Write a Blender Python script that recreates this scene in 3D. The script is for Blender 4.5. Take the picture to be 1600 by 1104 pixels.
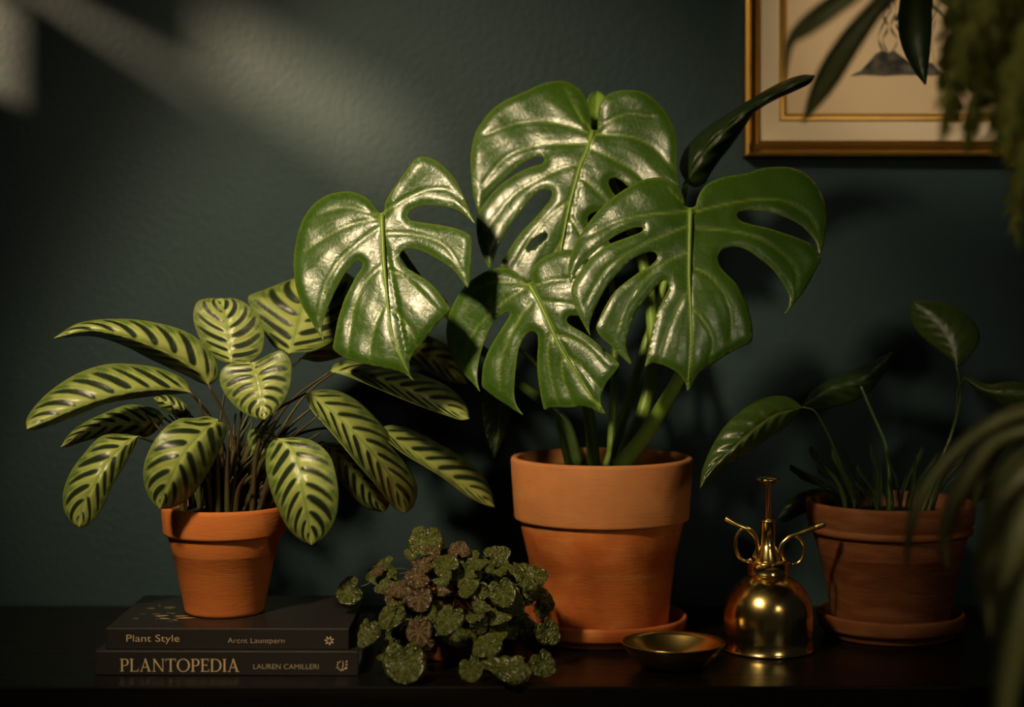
import bpy, bmesh, math, random
import numpy as np
from mathutils import Vector, Matrix, Euler
from mathutils.geometry import delaunay_2d_cdt

for o in list(bpy.data.objects):
    bpy.data.objects.remove(o)
S = bpy.context.scene
COL = S.collection
random.seed(7)
RNG = np.random.default_rng(11)

# ------------------------------------------------------------------ camera
FPX = 1600 * 65.0 / 36.0          # focal length in photo pixels
CAMZ = 0.53                       # eye height above the sideboard top
HOR = 410.0                       # horizon row
cam_d = bpy.data.cameras.new('camera')
cam = bpy.data.objects.new('camera', cam_d); COL.objects.link(cam)
cam.location = (0, 0, CAMZ); cam.rotation_euler = (math.pi / 2, 0, 0)
cam_d.lens = 65; cam_d.sensor_width = 36
cam_d.shift_y = -(552 - HOR) / 1600.0
cam_d.clip_start = 0.05
cam_d.dof.use_dof = True
cam_d.dof.focus_distance = 2.47
cam_d.dof.aperture_fstop = 1.75
S.camera = cam

# ------------------------------------------------------------------ view, world, lights
S.view_settings.view_transform = 'Standard'
S.view_settings.look = 'None'
S.view_settings.gamma = 1
S.view_settings.exposure = 0.0
S.view_settings.use_curve_mapping = False
W = bpy.data.worlds.new('world'); S.world = W; W.use_nodes = True
W.node_tree.nodes['Background'].inputs[0].default_value = (0.75, 0.9, 1.0, 1)
W.node_tree.nodes['Background'].inputs[1].default_value = 0.006


def aim(o, target):
    d = Vector(target) - o.location
    o.rotation_euler = d.to_track_quat('-Z', 'Y').to_euler()


def lamp(name, kind, loc, target, energy, color, **kw):
    l = bpy.data.lights.new(name, kind)
    l.energy = energy; l.color = color
    for k, v in kw.items():
        setattr(l, k, v)
    o = bpy.data.objects.new(name, l); COL.objects.link(o)
    o.location = loc; aim(o, target)
    return o


# sun that comes through the slots of the added shutter in the left wall
SUN_L = Vector((0.62, 0.68, -0.36)).normalized()
sun = lamp('sun', 'SUN', (-3, -1, 3), Vector((-3, -1, 3)) + SUN_L, 13.0, (1.0, 0.60, 0.35), angle=math.radians(6))
# warm lamp of the room, high on the left in front of the plants
key = lamp('room_spot', 'SPOT', (-0.95, 0.80, 1.75), (-0.22, 2.62, 0.48), 255, (1.0, 0.78, 0.47),
           spot_size=math.radians(39), spot_blend=1.0, shadow_soft_size=0.11)
# narrow unseen spot added to brighten the framed picture
picture_fill = lamp('picture_fill', 'SPOT', (-0.55, 0.95, 1.85), (0.68, 2.84, 0.92), 125, (1.0, 0.80, 0.52),
                    spot_size=math.radians(15), spot_blend=0.8, shadow_soft_size=0.05)
# weak soft fill added at upper left, without a window there
fill = lamp('soft_fill', 'AREA', (-0.70, 0.35, 1.7), (0.0, 2.6, 0.45), 1.5, (1.0, 0.88, 0.68),
            shape='RECTANGLE', size=0.5, size_y=0.8)

# dim unseen spot added at right to lift the near fronds and blades
side = lamp('side_fill', 'SPOT', (0.95, 0.85, 0.85), (0.48, 1.75, 0.45), 10.5, (1.0, 0.84, 0.60),
            spot_size=math.radians(75), spot_blend=1.0, shadow_soft_size=0.12)

# ------------------------------------------------------------------ helpers


def P(px, py, Y):
    return Vector(((px - 800) * Y / FPX, Y, CAMZ - (py - HOR) * Y / FPX))


def wloc(o):
    v = Vector((0, 0, 0))
    while o is not None:
        v += o.location; o = o.parent
    return v


def obj(name, verts, faces, mat, parent=None, smooth=True, thick=0, attrs=None, bevel=0, mat2=None):
    """Link one mesh; verts are world coordinates."""
    off = wloc(parent) if parent else Vector((0, 0, 0))
    me = bpy.data.meshes.new(name)
    vv = np.array([tuple(v) for v in verts], dtype=float) - np.array(off)
    me.from_pydata(vv.tolist(), [], [list(map(int, f)) for f in faces])
    me.validate()
    if mat: me.materials.append(mat)
    if mat2: me.materials.append(mat2)
    if attrs:
        for k, a in attrs.items():
            a = np.asarray(a, dtype=np.float32)
            if a.ndim == 1:
                at = me.attributes.new(k, 'FLOAT', 'POINT'); at.data.foreach_set('value', a)
            else:
                at = me.attributes.new(k, 'FLOAT_COLOR', 'POINT'); at.data.foreach_set('color', a.ravel())
    if smooth:
        me.polygons.foreach_set('use_smooth', [True] * len(me.polygons))
    o = bpy.data.objects.new(name, me); COL.objects.link(o)
    if parent: o.parent = parent
    if thick:
        m = o.modifiers.new('thick', 'SOLIDIFY'); m.thickness = thick; m.offset = 0
        if mat2: m.material_offset = 1; m.material_offset_rim = 0
    if bevel:
        m = o.modifiers.new('bev', 'BEVEL'); m.width = bevel; m.segments = 3; m.limit_method = 'ANGLE'
    return o


def tag(o, label=None, cat=None, group=None, kind=None):
    if label: o['label'] = label
    if cat: o['category'] = cat
    if group: o['group'] = group
    if kind: o['kind'] = kind
    return o


def thing(name, loc, label, cat, group=None):
    o = bpy.data.objects.new(name, None); COL.objects.link(o)
    o.location = loc; o.empty_display_size = 0.02
    return tag(o, label, cat, group)


def box(x0, x1, y0, y1, z0, z1):
    v = [(x0, y0, z0), (x1, y0, z0), (x1, y1, z0), (x0, y1, z0), (x0, y0, z1), (x1, y0, z1), (x1, y1, z1), (x0, y1, z1)]
    f = [(0, 3, 2, 1), (4, 5, 6, 7), (0, 1, 5, 4), (1, 2, 6, 5), (2, 3, 7, 6), (3, 0, 4, 7)]
    return v, f


def join(*parts):
    V, F = [], []
    for v, f in parts:
        n = len(V); V += list(v); F += [tuple(i + n for i in q) for q in f]
    return V, F


def lathe(profile, c, n=96, wob=0):
    """Revolve (radius, z) around the vertical axis at c=(x,y,z)."""
    V, F = [], []
    m = len(profile)
    for i in range(n):
        a = 2 * math.pi * i / n
        for r, z in profile:
            V.append((c[0] + r * math.cos(a), c[1] + r * math.sin(a), c[2] + z))
    for i in range(n):
        j = (i + 1) % n
        for k in range(m - 1):
            F.append((i * m + k, j * m + k, j * m + k + 1, i * m + k + 1))
    return V, F


def crom(pts, n, closed=False):
    """Catmull-Rom through pts, n samples even in arc length."""
    p = np.array(pts, dtype=float)
    if len(p) == 2:
        t = np.linspace(0, 1, n)[:, None]
        return p[0] * (1 - t) + p[1] * t
    if closed:
        q = np.vstack([p[-1], p, p[0], p[1]]); segs = len(p)
    else:
        q = np.vstack([2 * p[0] - p[1], p, 2 * p[-1] - p[-2]]); segs = len(p) - 1
    out = []
    for i in range(segs):
        p0, p1, p2, p3 = q[i], q[i + 1], q[i + 2], q[i + 3]
        d = lambda a, b: max(np.linalg.norm(a - b), 1e-6) ** 0.5
        t0 = 0; t1 = t0 + d(p0, p1); t2 = t1 + d(p1, p2); t3 = t2 + d(p2, p3)
        for t in np.linspace(t1, t2, 12, endpoint=False):
            A1 = (t1 - t) / (t1 - t0) * p0 + (t - t0) / (t1 - t0) * p1
            A2 = (t2 - t) / (t2 - t1) * p1 + (t - t1) / (t2 - t1) * p2
            A3 = (t3 - t) / (t3 - t2) * p2 + (t - t2) / (t3 - t2) * p3
            B1 = (t2 - t) / (t2 - t0) * A1 + (t - t0) / (t2 - t0) * A2
            B2 = (t3 - t) / (t3 - t1) * A2 + (t - t1) / (t3 - t1) * A3
            out.append((t2 - t) / (t2 - t1) * B1 + (t - t1) / (t2 - t1) * B2)
    out.append(p[0] if closed else p[-1])
    out = np.array(out)
    s = np.concatenate([[0], np.cumsum(np.linalg.norm(np.diff(out, axis=0), axis=1))])
    t = np.linspace(0, s[-1], n, endpoint=not closed)
    return np.stack([np.interp(t, s, out[:, k]) for k in range(out.shape[1])], axis=1)


def tube(pts, radii, n=10, samples=24, cap=True):
    """A tapering tube along 3-D points."""
    c = crom([tuple(p) for p in pts], samples)
    rr = np.interp(np.linspace(0, 1, samples), np.linspace(0, 1, len(radii)), radii)
    V, F = [], []
    up = Vector((0.3, 1, 0.2)).normalized(); prev = None
    for i in range(samples):
        t = Vector(c[min(i + 1, samples - 1)] - c[max(i - 1, 0)]).normalized()
        if prev is None:
            a = t.cross(up)
            if a.length < 1e-3: a = t.cross(Vector((1, 0, 0)))
            a.normalize()
        else:
            a = (prev - t * prev.dot(t)).normalized()
        prev = a
        b = t.cross(a)
        for k in range(n):
            th = 2 * math.pi * k / n
            V.append(Vector(c[i]) + (a * math.cos(th) + b * math.sin(th)) * rr[i])
    for i in range(samples - 1):
        for k in range(n):
            k2 = (k + 1) % n
            F.append((i * n + k, i * n + k2, (i + 1) * n + k2, (i + 1) * n + k))
    if cap:
        F.append(tuple(range(n))[::-1]); F.append(tuple((samples - 1) * n + k for k in range(n)))
    return V, F


# ------------------------------------------------------------------ materials
def mat(name, color=(0.5, 0.5, 0.5), rough=0.5, metal=0, spec=0.5, coat=0):
    m = bpy.data.materials.new(name); m.use_nodes = True
    b = m.node_tree.nodes['Principled BSDF']
    b.inputs['Base Color'].default_value = (*color, 1)
    b.inputs['Roughness'].default_value = rough
    b.inputs['Metallic'].default_value = metal
    b.inputs['Specular IOR Level'].default_value = spec
    b.inputs['Coat Weight'].default_value = coat
    return m


def N(m, t, **kw):
    n = m.node_tree.nodes.new(t)
    for k, v in kw.items():
        if k in n.inputs.keys(): n.inputs[k].default_value = v
        else: setattr(n, k, v)
    return n


def L(m, a, b):
    m.node_tree.links.new(a, b)


def bsdf(m):
    return m.node_tree.nodes['Principled BSDF']


def ramp(m, stops):
    r = N(m, 'ShaderNodeValToRGB')
    e = r.color_ramp.elements
    e[0].position = stops[0][0]; e[0].color = (*stops[0][1], 1)
    e[1].position = stops[-1][0]; e[1].color = (*stops[-1][1], 1)
    for p, c in stops[1:-1]:
        q = e.new(p); q.color = (*c, 1)
    return r


def noise_color(m, stops, scale=8, mapping=(1, 1, 1), detail=6, distortion=0, rough_mod=None):
    tc = N(m, 'ShaderNodeTexCoord'); mp = N(m, 'ShaderNodeMapping'); mp.inputs['Scale'].default_value = mapping
    nz = N(m, 'ShaderNodeTexNoise'); nz.inputs['Scale'].default_value = scale; nz.inputs['Detail'].default_value = detail
    nz.inputs['Distortion'].default_value = distortion
    L(m, tc.outputs['Object'], mp.inputs['Vector']); L(m, mp.outputs[0], nz.inputs['Vector'])
    r = ramp(m, stops); L(m, nz.outputs['Fac'], r.inputs[0])
    L(m, r.outputs[0], bsdf(m).inputs['Base Color'])
    return tc, mp, nz, r


def bump(m, height_out, strength=0.2, dist=0.001):
    b = N(m, 'ShaderNodeBump'); b.inputs['Strength'].default_value = strength; b.inputs['Distance'].default_value = dist
    L(m, height_out, b.inputs['Height']); L(m, b.outputs[0], bsdf(m).inputs['Normal'])
    return b


M = {}
# wall paint, rolled, dark teal green
m = M['wall'] = mat('dark_teal_paint', rough=0.62, spec=0.35)
tc, mp, nz, r = noise_color(m, [(0.3, (0.0140, 0.0345, 0.0415)), (0.7, (0.0175, 0.0415, 0.0485))], scale=3)
n2 = N(m, 'ShaderNodeTexNoise'); n2.inputs['Scale'].default_value = 95; n2.inputs['Detail'].default_value = 5
L(m, tc.outputs['Object'], n2.inputs['Vector']); bump(m, n2.outputs['Fac'], 0.35, 0.003)
M['plain_wall'] = mat('plain_room_paint', (0.05, 0.06, 0.055), 0.8)
# black lacquered sideboard
m = M['black_wood'] = mat('black_stained_wood', rough=0.3, spec=0.2)
tc, mp, nz, r = noise_color(m, [(0.3, (0.0030, 0.0024, 0.0020)), (0.8, (0.006, 0.0048, 0.004))], scale=5, mapping=(1, 12, 12))
rr_ = ramp(m, [(0.3, (0.30,) * 3), (0.7, (0.42,) * 3)]); L(m, nz.outputs['Fac'], rr_.inputs[0]); L(m, rr_.outputs[0], bsdf(m).inputs['Roughness'])
bump(m, nz.outputs['Fac'], 0.06, 0.001)
M['floor'] = mat('dark_floorboards', (0.03, 0.02, 0.015), 0.5)


def terracotta(name, lo, mid, hi, scale=9):
    m = mat(name, rough=0.72, spec=0.3)
    tc, mp, nz, r = noise_color(m, [(0.28, lo), (0.5, mid), (0.72, hi)], scale=scale, mapping=(1, 1, 4.5), detail=9, distortion=0.6)
    n2 = N(m, 'ShaderNodeTexNoise'); n2.inputs['Scale'].default_value = 60; n2.inputs['Detail'].default_value = 6
    mp2 = N(m, 'ShaderNodeMapping'); mp2.inputs['Scale'].default_value = (1, 1, 7)
    L(m, tc.outputs['Object'], mp2.inputs['Vector']); L(m, mp2.outputs[0], n2.inputs['Vector'])
    bump(m, n2.outputs['Fac'], 0.22, 0.002)
    return m


M['terra_new'] = terracotta('smooth_terracotta', (0.46, 0.120, 0.022), (0.53, 0.150, 0.030), (0.57, 0.175, 0.040))
M['terra_old'] = terracotta('weathered_terracotta', (0.46, 0.115, 0.020), (0.52, 0.140, 0.028), (0.56, 0.21, 0.06), scale=9)
# the big pot: bare rim weathered to a paler tan, redder body with darker blotches
m = M['terra_old']
tc = N(m, 'ShaderNodeTexCoord'); sx_ = N(m, 'ShaderNodeSeparateXYZ'); L(m, tc.outputs['Object'], sx_.inputs[0])
zr = ramp(m, [(0.148, (0, 0, 0)), (0.156, (1, 1, 1))]); L(m, sx_.outputs['Z'], zr.inputs[0])
old = bsdf(m).inputs['Base Color'].links[0].from_socket
nb = N(m, 'ShaderNodeTexNoise'); nb.inputs['Scale'].default_value = 13; nb.inputs['Detail'].default_value = 5
L(m, tc.outputs['Object'], nb.inputs['Vector'])
br = ramp(m, [(0.38, (0.62, 0.52, 0.42)), (0.62, (1, 1, 1))]); L(m, nb.outputs['Fac'], br.inputs[0])
mu = N(m, 'ShaderNodeMix', data_type='RGBA', blend_type='MULTIPLY'); mu.inputs[0].default_value = 1
L(m, old, mu.inputs[6]); L(m, br.outputs[0], mu.inputs[7])
tn = N(m, 'ShaderNodeMix', data_type='RGBA'); tn.inputs[7].default_value = (0.52, 0.25, 0.095, 1)
hf = N(m, 'ShaderNodeMath', operation='MULTIPLY'); hf.inputs[1].default_value = 0.5; L(m, zr.outputs[0], hf.inputs[0])
L(m, hf.outputs[0], tn.inputs[0]); L(m, mu.outputs[2], tn.inputs[6]); L(m, tn.outputs[2], bsdf(m).inputs['Base Color'])
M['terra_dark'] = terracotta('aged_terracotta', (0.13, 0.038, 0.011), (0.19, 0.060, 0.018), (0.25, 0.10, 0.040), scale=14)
M['soil'] = mat('dark_soil', (0.012, 0.008, 0.005), 0.95)
nz = N(M['soil'], 'ShaderNodeTexNoise'); nz.inputs['Scale'].default_value = 160; bump(M['soil'], nz.outputs['Fac'], 1, 0.01)
m = M['brass'] = mat('polished_brass', (0.90, 0.66, 0.24), 0.13, 1)
tc = N(m, 'ShaderNodeTexCoord'); nz = N(m, 'ShaderNodeTexNoise'); nz.inputs['Scale'].default_value = 26
L(m, tc.outputs['Object'], nz.inputs['Vector'])
rb = ramp(m, [(0.3, (0.15,) * 3), (0.75, (0.24,) * 3)]); L(m, nz.outputs['Fac'], rb.inputs[0]); L(m, rb.outputs[0], bsdf(m).inputs['Roughness'])
m = M['brass_dull'] = mat('brushed_brass', (0.80, 0.58, 0.20), 0.25, 1)
M['gold_leaf'] = mat('antique_gold_moulding', (0.55, 0.33, 0.08), 0.32, 1)
M['linen'] = mat('cream_linen_mat', (0.72, 0.60, 0.43), 0.9, 0, 0.1)
M['paper'] = mat('aged_cream_paper', (0.70, 0.53, 0.34), 0.9, 0, 0.1)
M['ink'] = mat('grey_ink', (0.045, 0.045, 0.04), 0.9, 0, 0.1)
noise_color(M['ink'], [(0.35, (0.035, 0.035, 0.033)), (0.7, (0.16, 0.14, 0.11))], scale=45, detail=8)
m = M['book'] = mat('charcoal_book_cloth', (0.016, 0.013, 0.012), 0.42, 0, 0.6)
nz = N(m, 'ShaderNodeTexNoise'); nz.inputs['Scale'].default_value = 400; bump(m, nz.outputs['Fac'], 0.08, 0.0008)
m = M['pages'] = mat('cream_page_edges', (0.45, 0.40, 0.32), 0.9)
M['foil'] = mat('gold_lettering', (0.70, 0.52, 0.29), 0.45, 0.1)
M['foil_dim'] = mat('dull_gold_lettering', (0.42, 0.34, 0.24), 0.5, 0.1)
M['cover_gold'] = mat('gold_cover_print', (0.55, 0.40, 0.12), 0.5, 0.1)
M['cover_green'] = mat('olive_cover_print', (0.11, 0.12, 0.045), 0.5)
M['cover_grey'] = mat('grey_cover_print', (0.10, 0.10, 0.085), 0.5)


def translucent(m, color_out, amount=0.15, tint=(0.55, 0.9, 0.2)):
    nt = m.node_tree
    out = [n for n in nt.nodes if n.type == 'OUTPUT_MATERIAL'][0]
    tr = N(m, 'ShaderNodeBsdfTranslucent'); mx = N(m, 'ShaderNodeMixShader'); mx.inputs[0].default_value = amount
    if color_out is None: tr.inputs['Color'].default_value = (*tint, 1)
    else: L(m, color_out, tr.inputs['Color'])
    L(m, bsdf(m).outputs[0], mx.inputs[1]); L(m, tr.outputs[0], mx.inputs[2]); L(m, mx.outputs[0], out.inputs['Surface'])


def leaf_mat(name, c1, c2, vein, rough=0.34, wrinkle=0.5, spec=0.5, scale=14, trans=0.12, fine=110, deep=0.0016):
    m = mat(name, rough=rough, spec=spec)
    tc = N(m, 'ShaderNodeTexCoord'); nz = N(m, 'ShaderNodeTexNoise'); nz.inputs['Scale'].default_value = scale; nz.inputs['Detail'].default_value = 5
    L(m, tc.outputs['Object'], nz.inputs['Vector'])
    r = ramp(m, [(0.3, c1), (0.7, c2)]); L(m, nz.outputs['Fac'], r.inputs[0])
    at = N(m, 'ShaderNodeAttribute', attribute_name='vein')
    mx = N(m, 'ShaderNodeMix', data_type='RGBA'); L(m, at.outputs['Fac'], mx.inputs[0])
    L(m, r.outputs[0], mx.inputs[6]); mx.inputs[7].default_value = (*vein, 1)
    L(m, mx.outputs[2], bsdf(m).inputs['Base Color'])
    n2 = N(m, 'ShaderNodeTexNoise'); n2.inputs['Scale'].default_value = fine; n2.inputs['Detail'].default_value = 4 if fine > 50 else 2; n2.inputs['Distortion'].default_value = 1.2
    L(m, tc.outputs['Object'], n2.inputs['Vector']); bump(m, n2.outputs['Fac'], wrinkle, deep)
    rg = ramp(m, [(0.3, (rough - 0.07,) * 3), (0.7, (rough + 0.1,) * 3)]); L(m, n2.outputs['Fac'], rg.inputs[0]); L(m, rg.outputs[0], bsdf(m).inputs['Roughness'])
    if trans: translucent(m, mx.outputs[2], trans)
    return m


M['monstera'] = leaf_mat('glossy_monstera_leaf', (0.034, 0.088, 0.006), (0.052, 0.118, 0.009), (0.26, 0.36, 0.06), 0.32, 0.30, spec=0.85)
M['monstera_stem'] = leaf_mat('green_petiole', (0.17, 0.30, 0.03), (0.24, 0.38, 0.05), (0.2, 0.3, 0.05), 0.4, 0.1, trans=0)
M['midrib'] = leaf_mat('pale_midrib', (0.16, 0.27, 0.03), (0.20, 0.32, 0.045), (0.2, 0.3, 0.05), 0.4, 0.1, trans=0)
M['dark_leaf'] = leaf_mat('shade_green_leaf', (0.030, 0.060, 0.010), (0.045, 0.082, 0.014), (0.12, 0.17, 0.03), 0.36, 0.3)  # darker green that puts shade into the colour of petioles and dim leaves
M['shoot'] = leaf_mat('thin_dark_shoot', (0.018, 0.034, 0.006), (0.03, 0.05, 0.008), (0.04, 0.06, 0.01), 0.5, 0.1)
M['shade_leaf'] = leaf_mat('shade_dark_leaf', (0.014, 0.030, 0.005), (0.024, 0.045, 0.007), (0.05, 0.08, 0.015), 0.4, 0.3)  # darkened leaf colour standing in for shadow on leaves at the back
M['pothos'] = leaf_mat('glossy_young_leaf', (0.035, 0.070, 0.009), (0.055, 0.095, 0.012), (0.13, 0.17, 0.03), 0.32, 0.35, spec=0.9)
M['pilea'] = leaf_mat('quilted_green_leaf', (0.038, 0.048, 0.005), (0.085, 0.095, 0.011), (0.14, 0.17, 0.045), 0.27, 0.5, scale=2, spec=0.9, fine=3, deep=0.05)
M['pilea_red'] = leaf_mat('bronze_red_leaf', (0.060, 0.022, 0.009), (0.075, 0.055, 0.014), (0.25, 0.18, 0.09), 0.30, 0.5, scale=2, spec=0.9, fine=3, deep=0.05)
M['pilea_under'] = leaf_mat('bronze_leaf_underside', (0.075, 0.03, 0.016), (0.08, 0.06, 0.022), (0.2, 0.13, 0.06), 0.5, 0.3, scale=3, fine=5, deep=0.1)
M['fern'] = leaf_mat('olive_frond', (0.15, 0.18, 0.02), (0.28, 0.29, 0.045), (0.2, 0.2, 0.05), 0.5, 0.1, trans=0.25)
M['blade'] = leaf_mat('arching_blade', (0.17, 0.19, 0.06), (0.25, 0.26, 0.09), (0.24, 0.25, 0.09), 0.42, 0.1, trans=0.2)
M['blade_dark'] = leaf_mat('hanging_blade', (0.13, 0.15, 0.04), (0.20, 0.22, 0.07), (0.2, 0.22, 0.08), 0.45, 0.1, trans=0.25)
m = M['calathea'] = mat('patterned_calathea_leaf', rough=0.36, spec=0.5)
at = N(m, 'ShaderNodeAttribute', attribute_name='tint'); L(m, at.outputs['Color'], bsdf(m).inputs['Base Color'])
tc = N(m, 'ShaderNodeTexCoord'); n2 = N(m, 'ShaderNodeTexNoise'); n2.inputs['Scale'].default_value = 150; n2.inputs['Detail'].default_value = 3
L(m, tc.outputs['Object'], n2.inputs['Vector']); bump(m, n2.outputs['Fac'], 0.35, 0.0012)
translucent(m, at.outputs['Color'], 0.10)
M['calathea_under'] = mat('dull_green_leaf_underside', (0.07, 0.085, 0.03), 0.5)
M['calathea_stem'] = mat('reddish_green_petiole', (0.10, 0.085, 0.03), 0.5)
noise_color(M['calathea_stem'], [(0.3, (0.040, 0.052, 0.012)), (0.7, (0.060, 0.028, 0.012))], scale=18)
m = M['cloth'] = mat('light_blocker_cloth', (0.03, 0.03, 0.028), 0.95, 0, 0.1)  # cloth of the added blocker, partly transparent to soften its shade
tr_ = N(m, 'ShaderNodeBsdfTransparent'); mx_ = N(m, 'ShaderNodeMixShader'); mx_.inputs[0].default_value = 0.22
L(m, bsdf(m).outputs[0], mx_.inputs[1]); L(m, tr_.outputs[0], mx_.inputs[2])
L(m, mx_.outputs[0], [n for n in m.node_tree.nodes if n.type == 'OUTPUT_MATERIAL'][0].inputs['Surface'])
M['cane'] = mat('dark_stand_wood', (0.03, 0.02, 0.012), 0.6)
M['cord'] = mat('natural_cord', (0.25, 0.2, 0.12), 0.9)

# ------------------------------------------------------------------ room
YW = 2.862
v, f = box(-1.25, 2.3, YW, YW + 0.08, -0.82, 2.3)
tag(obj('wall_back', v, f, M['wall'], smooth=False), kind='structure')
v, f = box(-1.25, 2.3, -1.2, YW + 0.08, -0.86, -0.82)
tag(obj('floor', v, f, M['floor'], smooth=False), kind='structure')
v, f = box(-1.25, 2.3, -1.2, YW + 0.08, 2.3, 2.34)
tag(obj('ceiling', v, f, M['plain_wall'], smooth=False), kind='structure')
# left wall with an unseen shutter, added with slots that cast the wall streaks
XL = -1.05
# wall pieces around the shutter opening (y 1.70..2.70, z 0.95..1.42)
wy0, wy1, wz0, wz1 = 1.70, 2.72, 0.94, 1.40
lw = join(box(XL - 0.1, XL, -1.2, wy0, -0.82, 2.3), box(XL - 0.1, XL, wy1, YW, -0.82, 2.3),
          box(XL - 0.1, XL, wy0, wy1, -0.82, wz0), box(XL - 0.1, XL, wy0, wy1, wz1, 2.3))
tag(obj('wall_left', *lw, M['plain_wall'], smooth=False), kind='structure')
# shutter boards leave three gaps, placed for the streaks: (y0, y1, z0, z1)
gaps = [(1.86, 2.20, 1.175, 1.285), (2.17, 2.52, 1.132, 1.160), (2.51, 2.68, 0.95, 1.11)]
ys = sorted({wy0, wy1, *[g[0] for g in gaps], *[g[1] for g in gaps]})
zs = sorted({wz0, wz1, *[g[2] for g in gaps], *[g[3] for g in gaps]})
cells = []
for a, b in zip(ys, ys[1:]):
    run = None
    for c, d in zip(zs, zs[1:]):
        yc, zc = (a + b) / 2, (c + d) / 2
        if not any(g[0] < yc < g[1] and g[2] < zc < g[3] for g in gaps):
            cells.append(box(XL - 0.035, XL - 0.02, a, b, c, d))
win = tag(obj('streak_shutter', *join(*cells), M['black_wood'], smooth=False), kind='structure')

# sheer cloth added out of view to keep lamp light off the left wall
cu = []
for i in range(40):
    t = i / 39
    z = 0.55 + t * 1.745
    xe = -0.93 + 0.76 * max(0.0, z - 1.02) if z > 1.02 else -0.93 - 0.1 * (1.02 - z)
    xe = max(min(xe, -0.30), -0.99)
    for j in range(61):
        q = j / 60
        cu.append((-1.045 + (xe + 1.045) * q, 1.795 + 0.022 * math.sin(q * 2 * math.pi * 7) * (0.4 + 0.6 * t), z))
cf = [(i * 61 + j, i * 61 + j + 1, (i + 1) * 61 + j + 1, (i + 1) * 61 + j) for i in range(39) for j in range(60)]
tag(obj('light_blocker', cu, cf, M['cloth']), 'unseen sheer dark cloth added to shade the left part of the back wall', 'light_blocker')

# ------------------------------------------------------------------ sideboard
YF = 2.313
sb = thing('sideboard', (0.1, (YF + YW) / 2, -0.82), 'long black wooden sideboard that all the plant pots stand on', 'sideboard')
obj('worktop', *box(-1.02, 1.5, YF, YW - 0.004, -0.042, 0), M['black_wood'], sb, smooth=False, bevel=0.0025)
obj('body', *box(-1.0, 1.48, YF + 0.012, YW - 0.01, -0.74, -0.0425), M['black_wood'], sb, smooth=False, bevel=0.002)
for i in range(4):
    x0 = -0.99 + i * 0.62
    d = obj('door', *box(x0, x0 + 0.60, YF - 0.004, YF + 0.0115, -0.72, -0.06), M['black_wood'], sb, smooth=False, bevel=0.003)
    obj('knob', *lathe([(0.0001, 0), (0.012, 0.001), (0.014, 0.012), (0.009, 0.02), (0.0001, 0.022)], (x0 + 0.56, YF - 0.022, -0.4), 24), M['brass'], d)
for x in (-0.94, 1.42):
    for y in (YF + 0.06, YW - 0.06):
        obj('leg', *box(x - 0.025, x + 0.025, y - 0.025, y + 0.025, -0.82, -0.7405), M['black_wood'], sb, smooth=False)


# ------------------------------------------------------------------ books
def book(name, x0, x1, yf, depth, z0, z1, rot, label):
    c = Vector(((x0 + x1) / 2, yf + depth / 2, z0))
    root = thing(name, c, label, 'book')
    root.rotation_euler = (0, 0, rot)
    t = 0.003
    cov = join(box(x0, x1, yf, yf + depth, z0, z0 + t), box(x0, x1, yf, yf + depth, z1 - t, z1), box(x0, x1, yf, yf + t, z0 + t, z1 - t))
    V, F = cov
    # one clean U-shaped cover profile extruded along x
    prof = [(yf, z0), (yf + depth, z0), (yf + depth, z0 + t), (yf + t, z0 + t), (yf + t, z1 - t), (yf + depth, z1 - t), (yf + depth, z1), (yf, z1)]
    V = [(x, y, z) for x in (x0, x1) for y, z in prof]
    n = len(prof)
    F = [tuple(range(n)), tuple(range(2 * n - 1, n - 1, -1))] + [(i, i + n, (i + 1) % n + n, (i + 1) % n) for i in range(n)]
    bm = bmesh.new(); bv = [bm.verts.new(p) for p in V]
    for q in F: bm.faces.new([bv[i] for i in q])
    bmesh.ops.recalc_face_normals(bm, faces=bm.faces)
    bm.verts.index_update()
    F = [tuple(v.index for v in fc.verts) for fc in bm.faces]; bm.free()
    obj('cover', V, F, M['book'], root, smooth=False, bevel=0.0015)
    obj('page_block', *box(x0 + 0.004, x1 - 0.004, yf + t + 0.0002, yf + depth - 0.004, z0 + t, z1 - t), M['pages'], root, smooth=False)
    return root


BY = 2.374
s_ = BY / FPX
zb1 = 0.0315
b1 = book('book', (150 - 800) * s_, (562 - 800) * s_, BY, 0.262, 0.0, zb1, -0.012, 'lower dark book of the pair, wide serif title along its spine')
zb2 = 0.0588
b2 = book('book', (166 - 800) * s_ * 1.004, (547 - 800) * s_ * 1.004, BY + 0.010, 0.235, zb1 + 0.0002, zb2, -0.010, 'upper dark book with a small plain title, terracotta pot standing on its cover')
BT = zb2


def text(name, s, x, z, y, h, mt, parent, width=None, spacing=1.0):
    """Flat lettering facing the camera; x = left edge, z = baseline, h = cap height."""
    c = bpy.data.curves.new(name, 'FONT'); c.body = s; c.size = h / 0.70; c.extrude = 0.00015; c.space_character = spacing; c.offset = -0.011 * c.size
    c.resolution_u = 4
    tmp = bpy.data.objects.new(name, c); COL.objects.link(tmp)
    bpy.context.view_layer.update()
    w = tmp.dimensions.x
    me = bpy.data.meshes.new_from_object(tmp.evaluated_get(bpy.context.evaluated_depsgraph_get()))
    bpy.data.objects.remove(tmp)
    sx = (width / w) if width else 1
    V = [(x + q.co.x * sx, y - q.co.z, z + q.co.y) for q in me.vertices]
    F = [tuple(p.vertices) for p in me.polygons]
    return obj(name, V, F, mt, parent, smooth=False)


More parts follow.
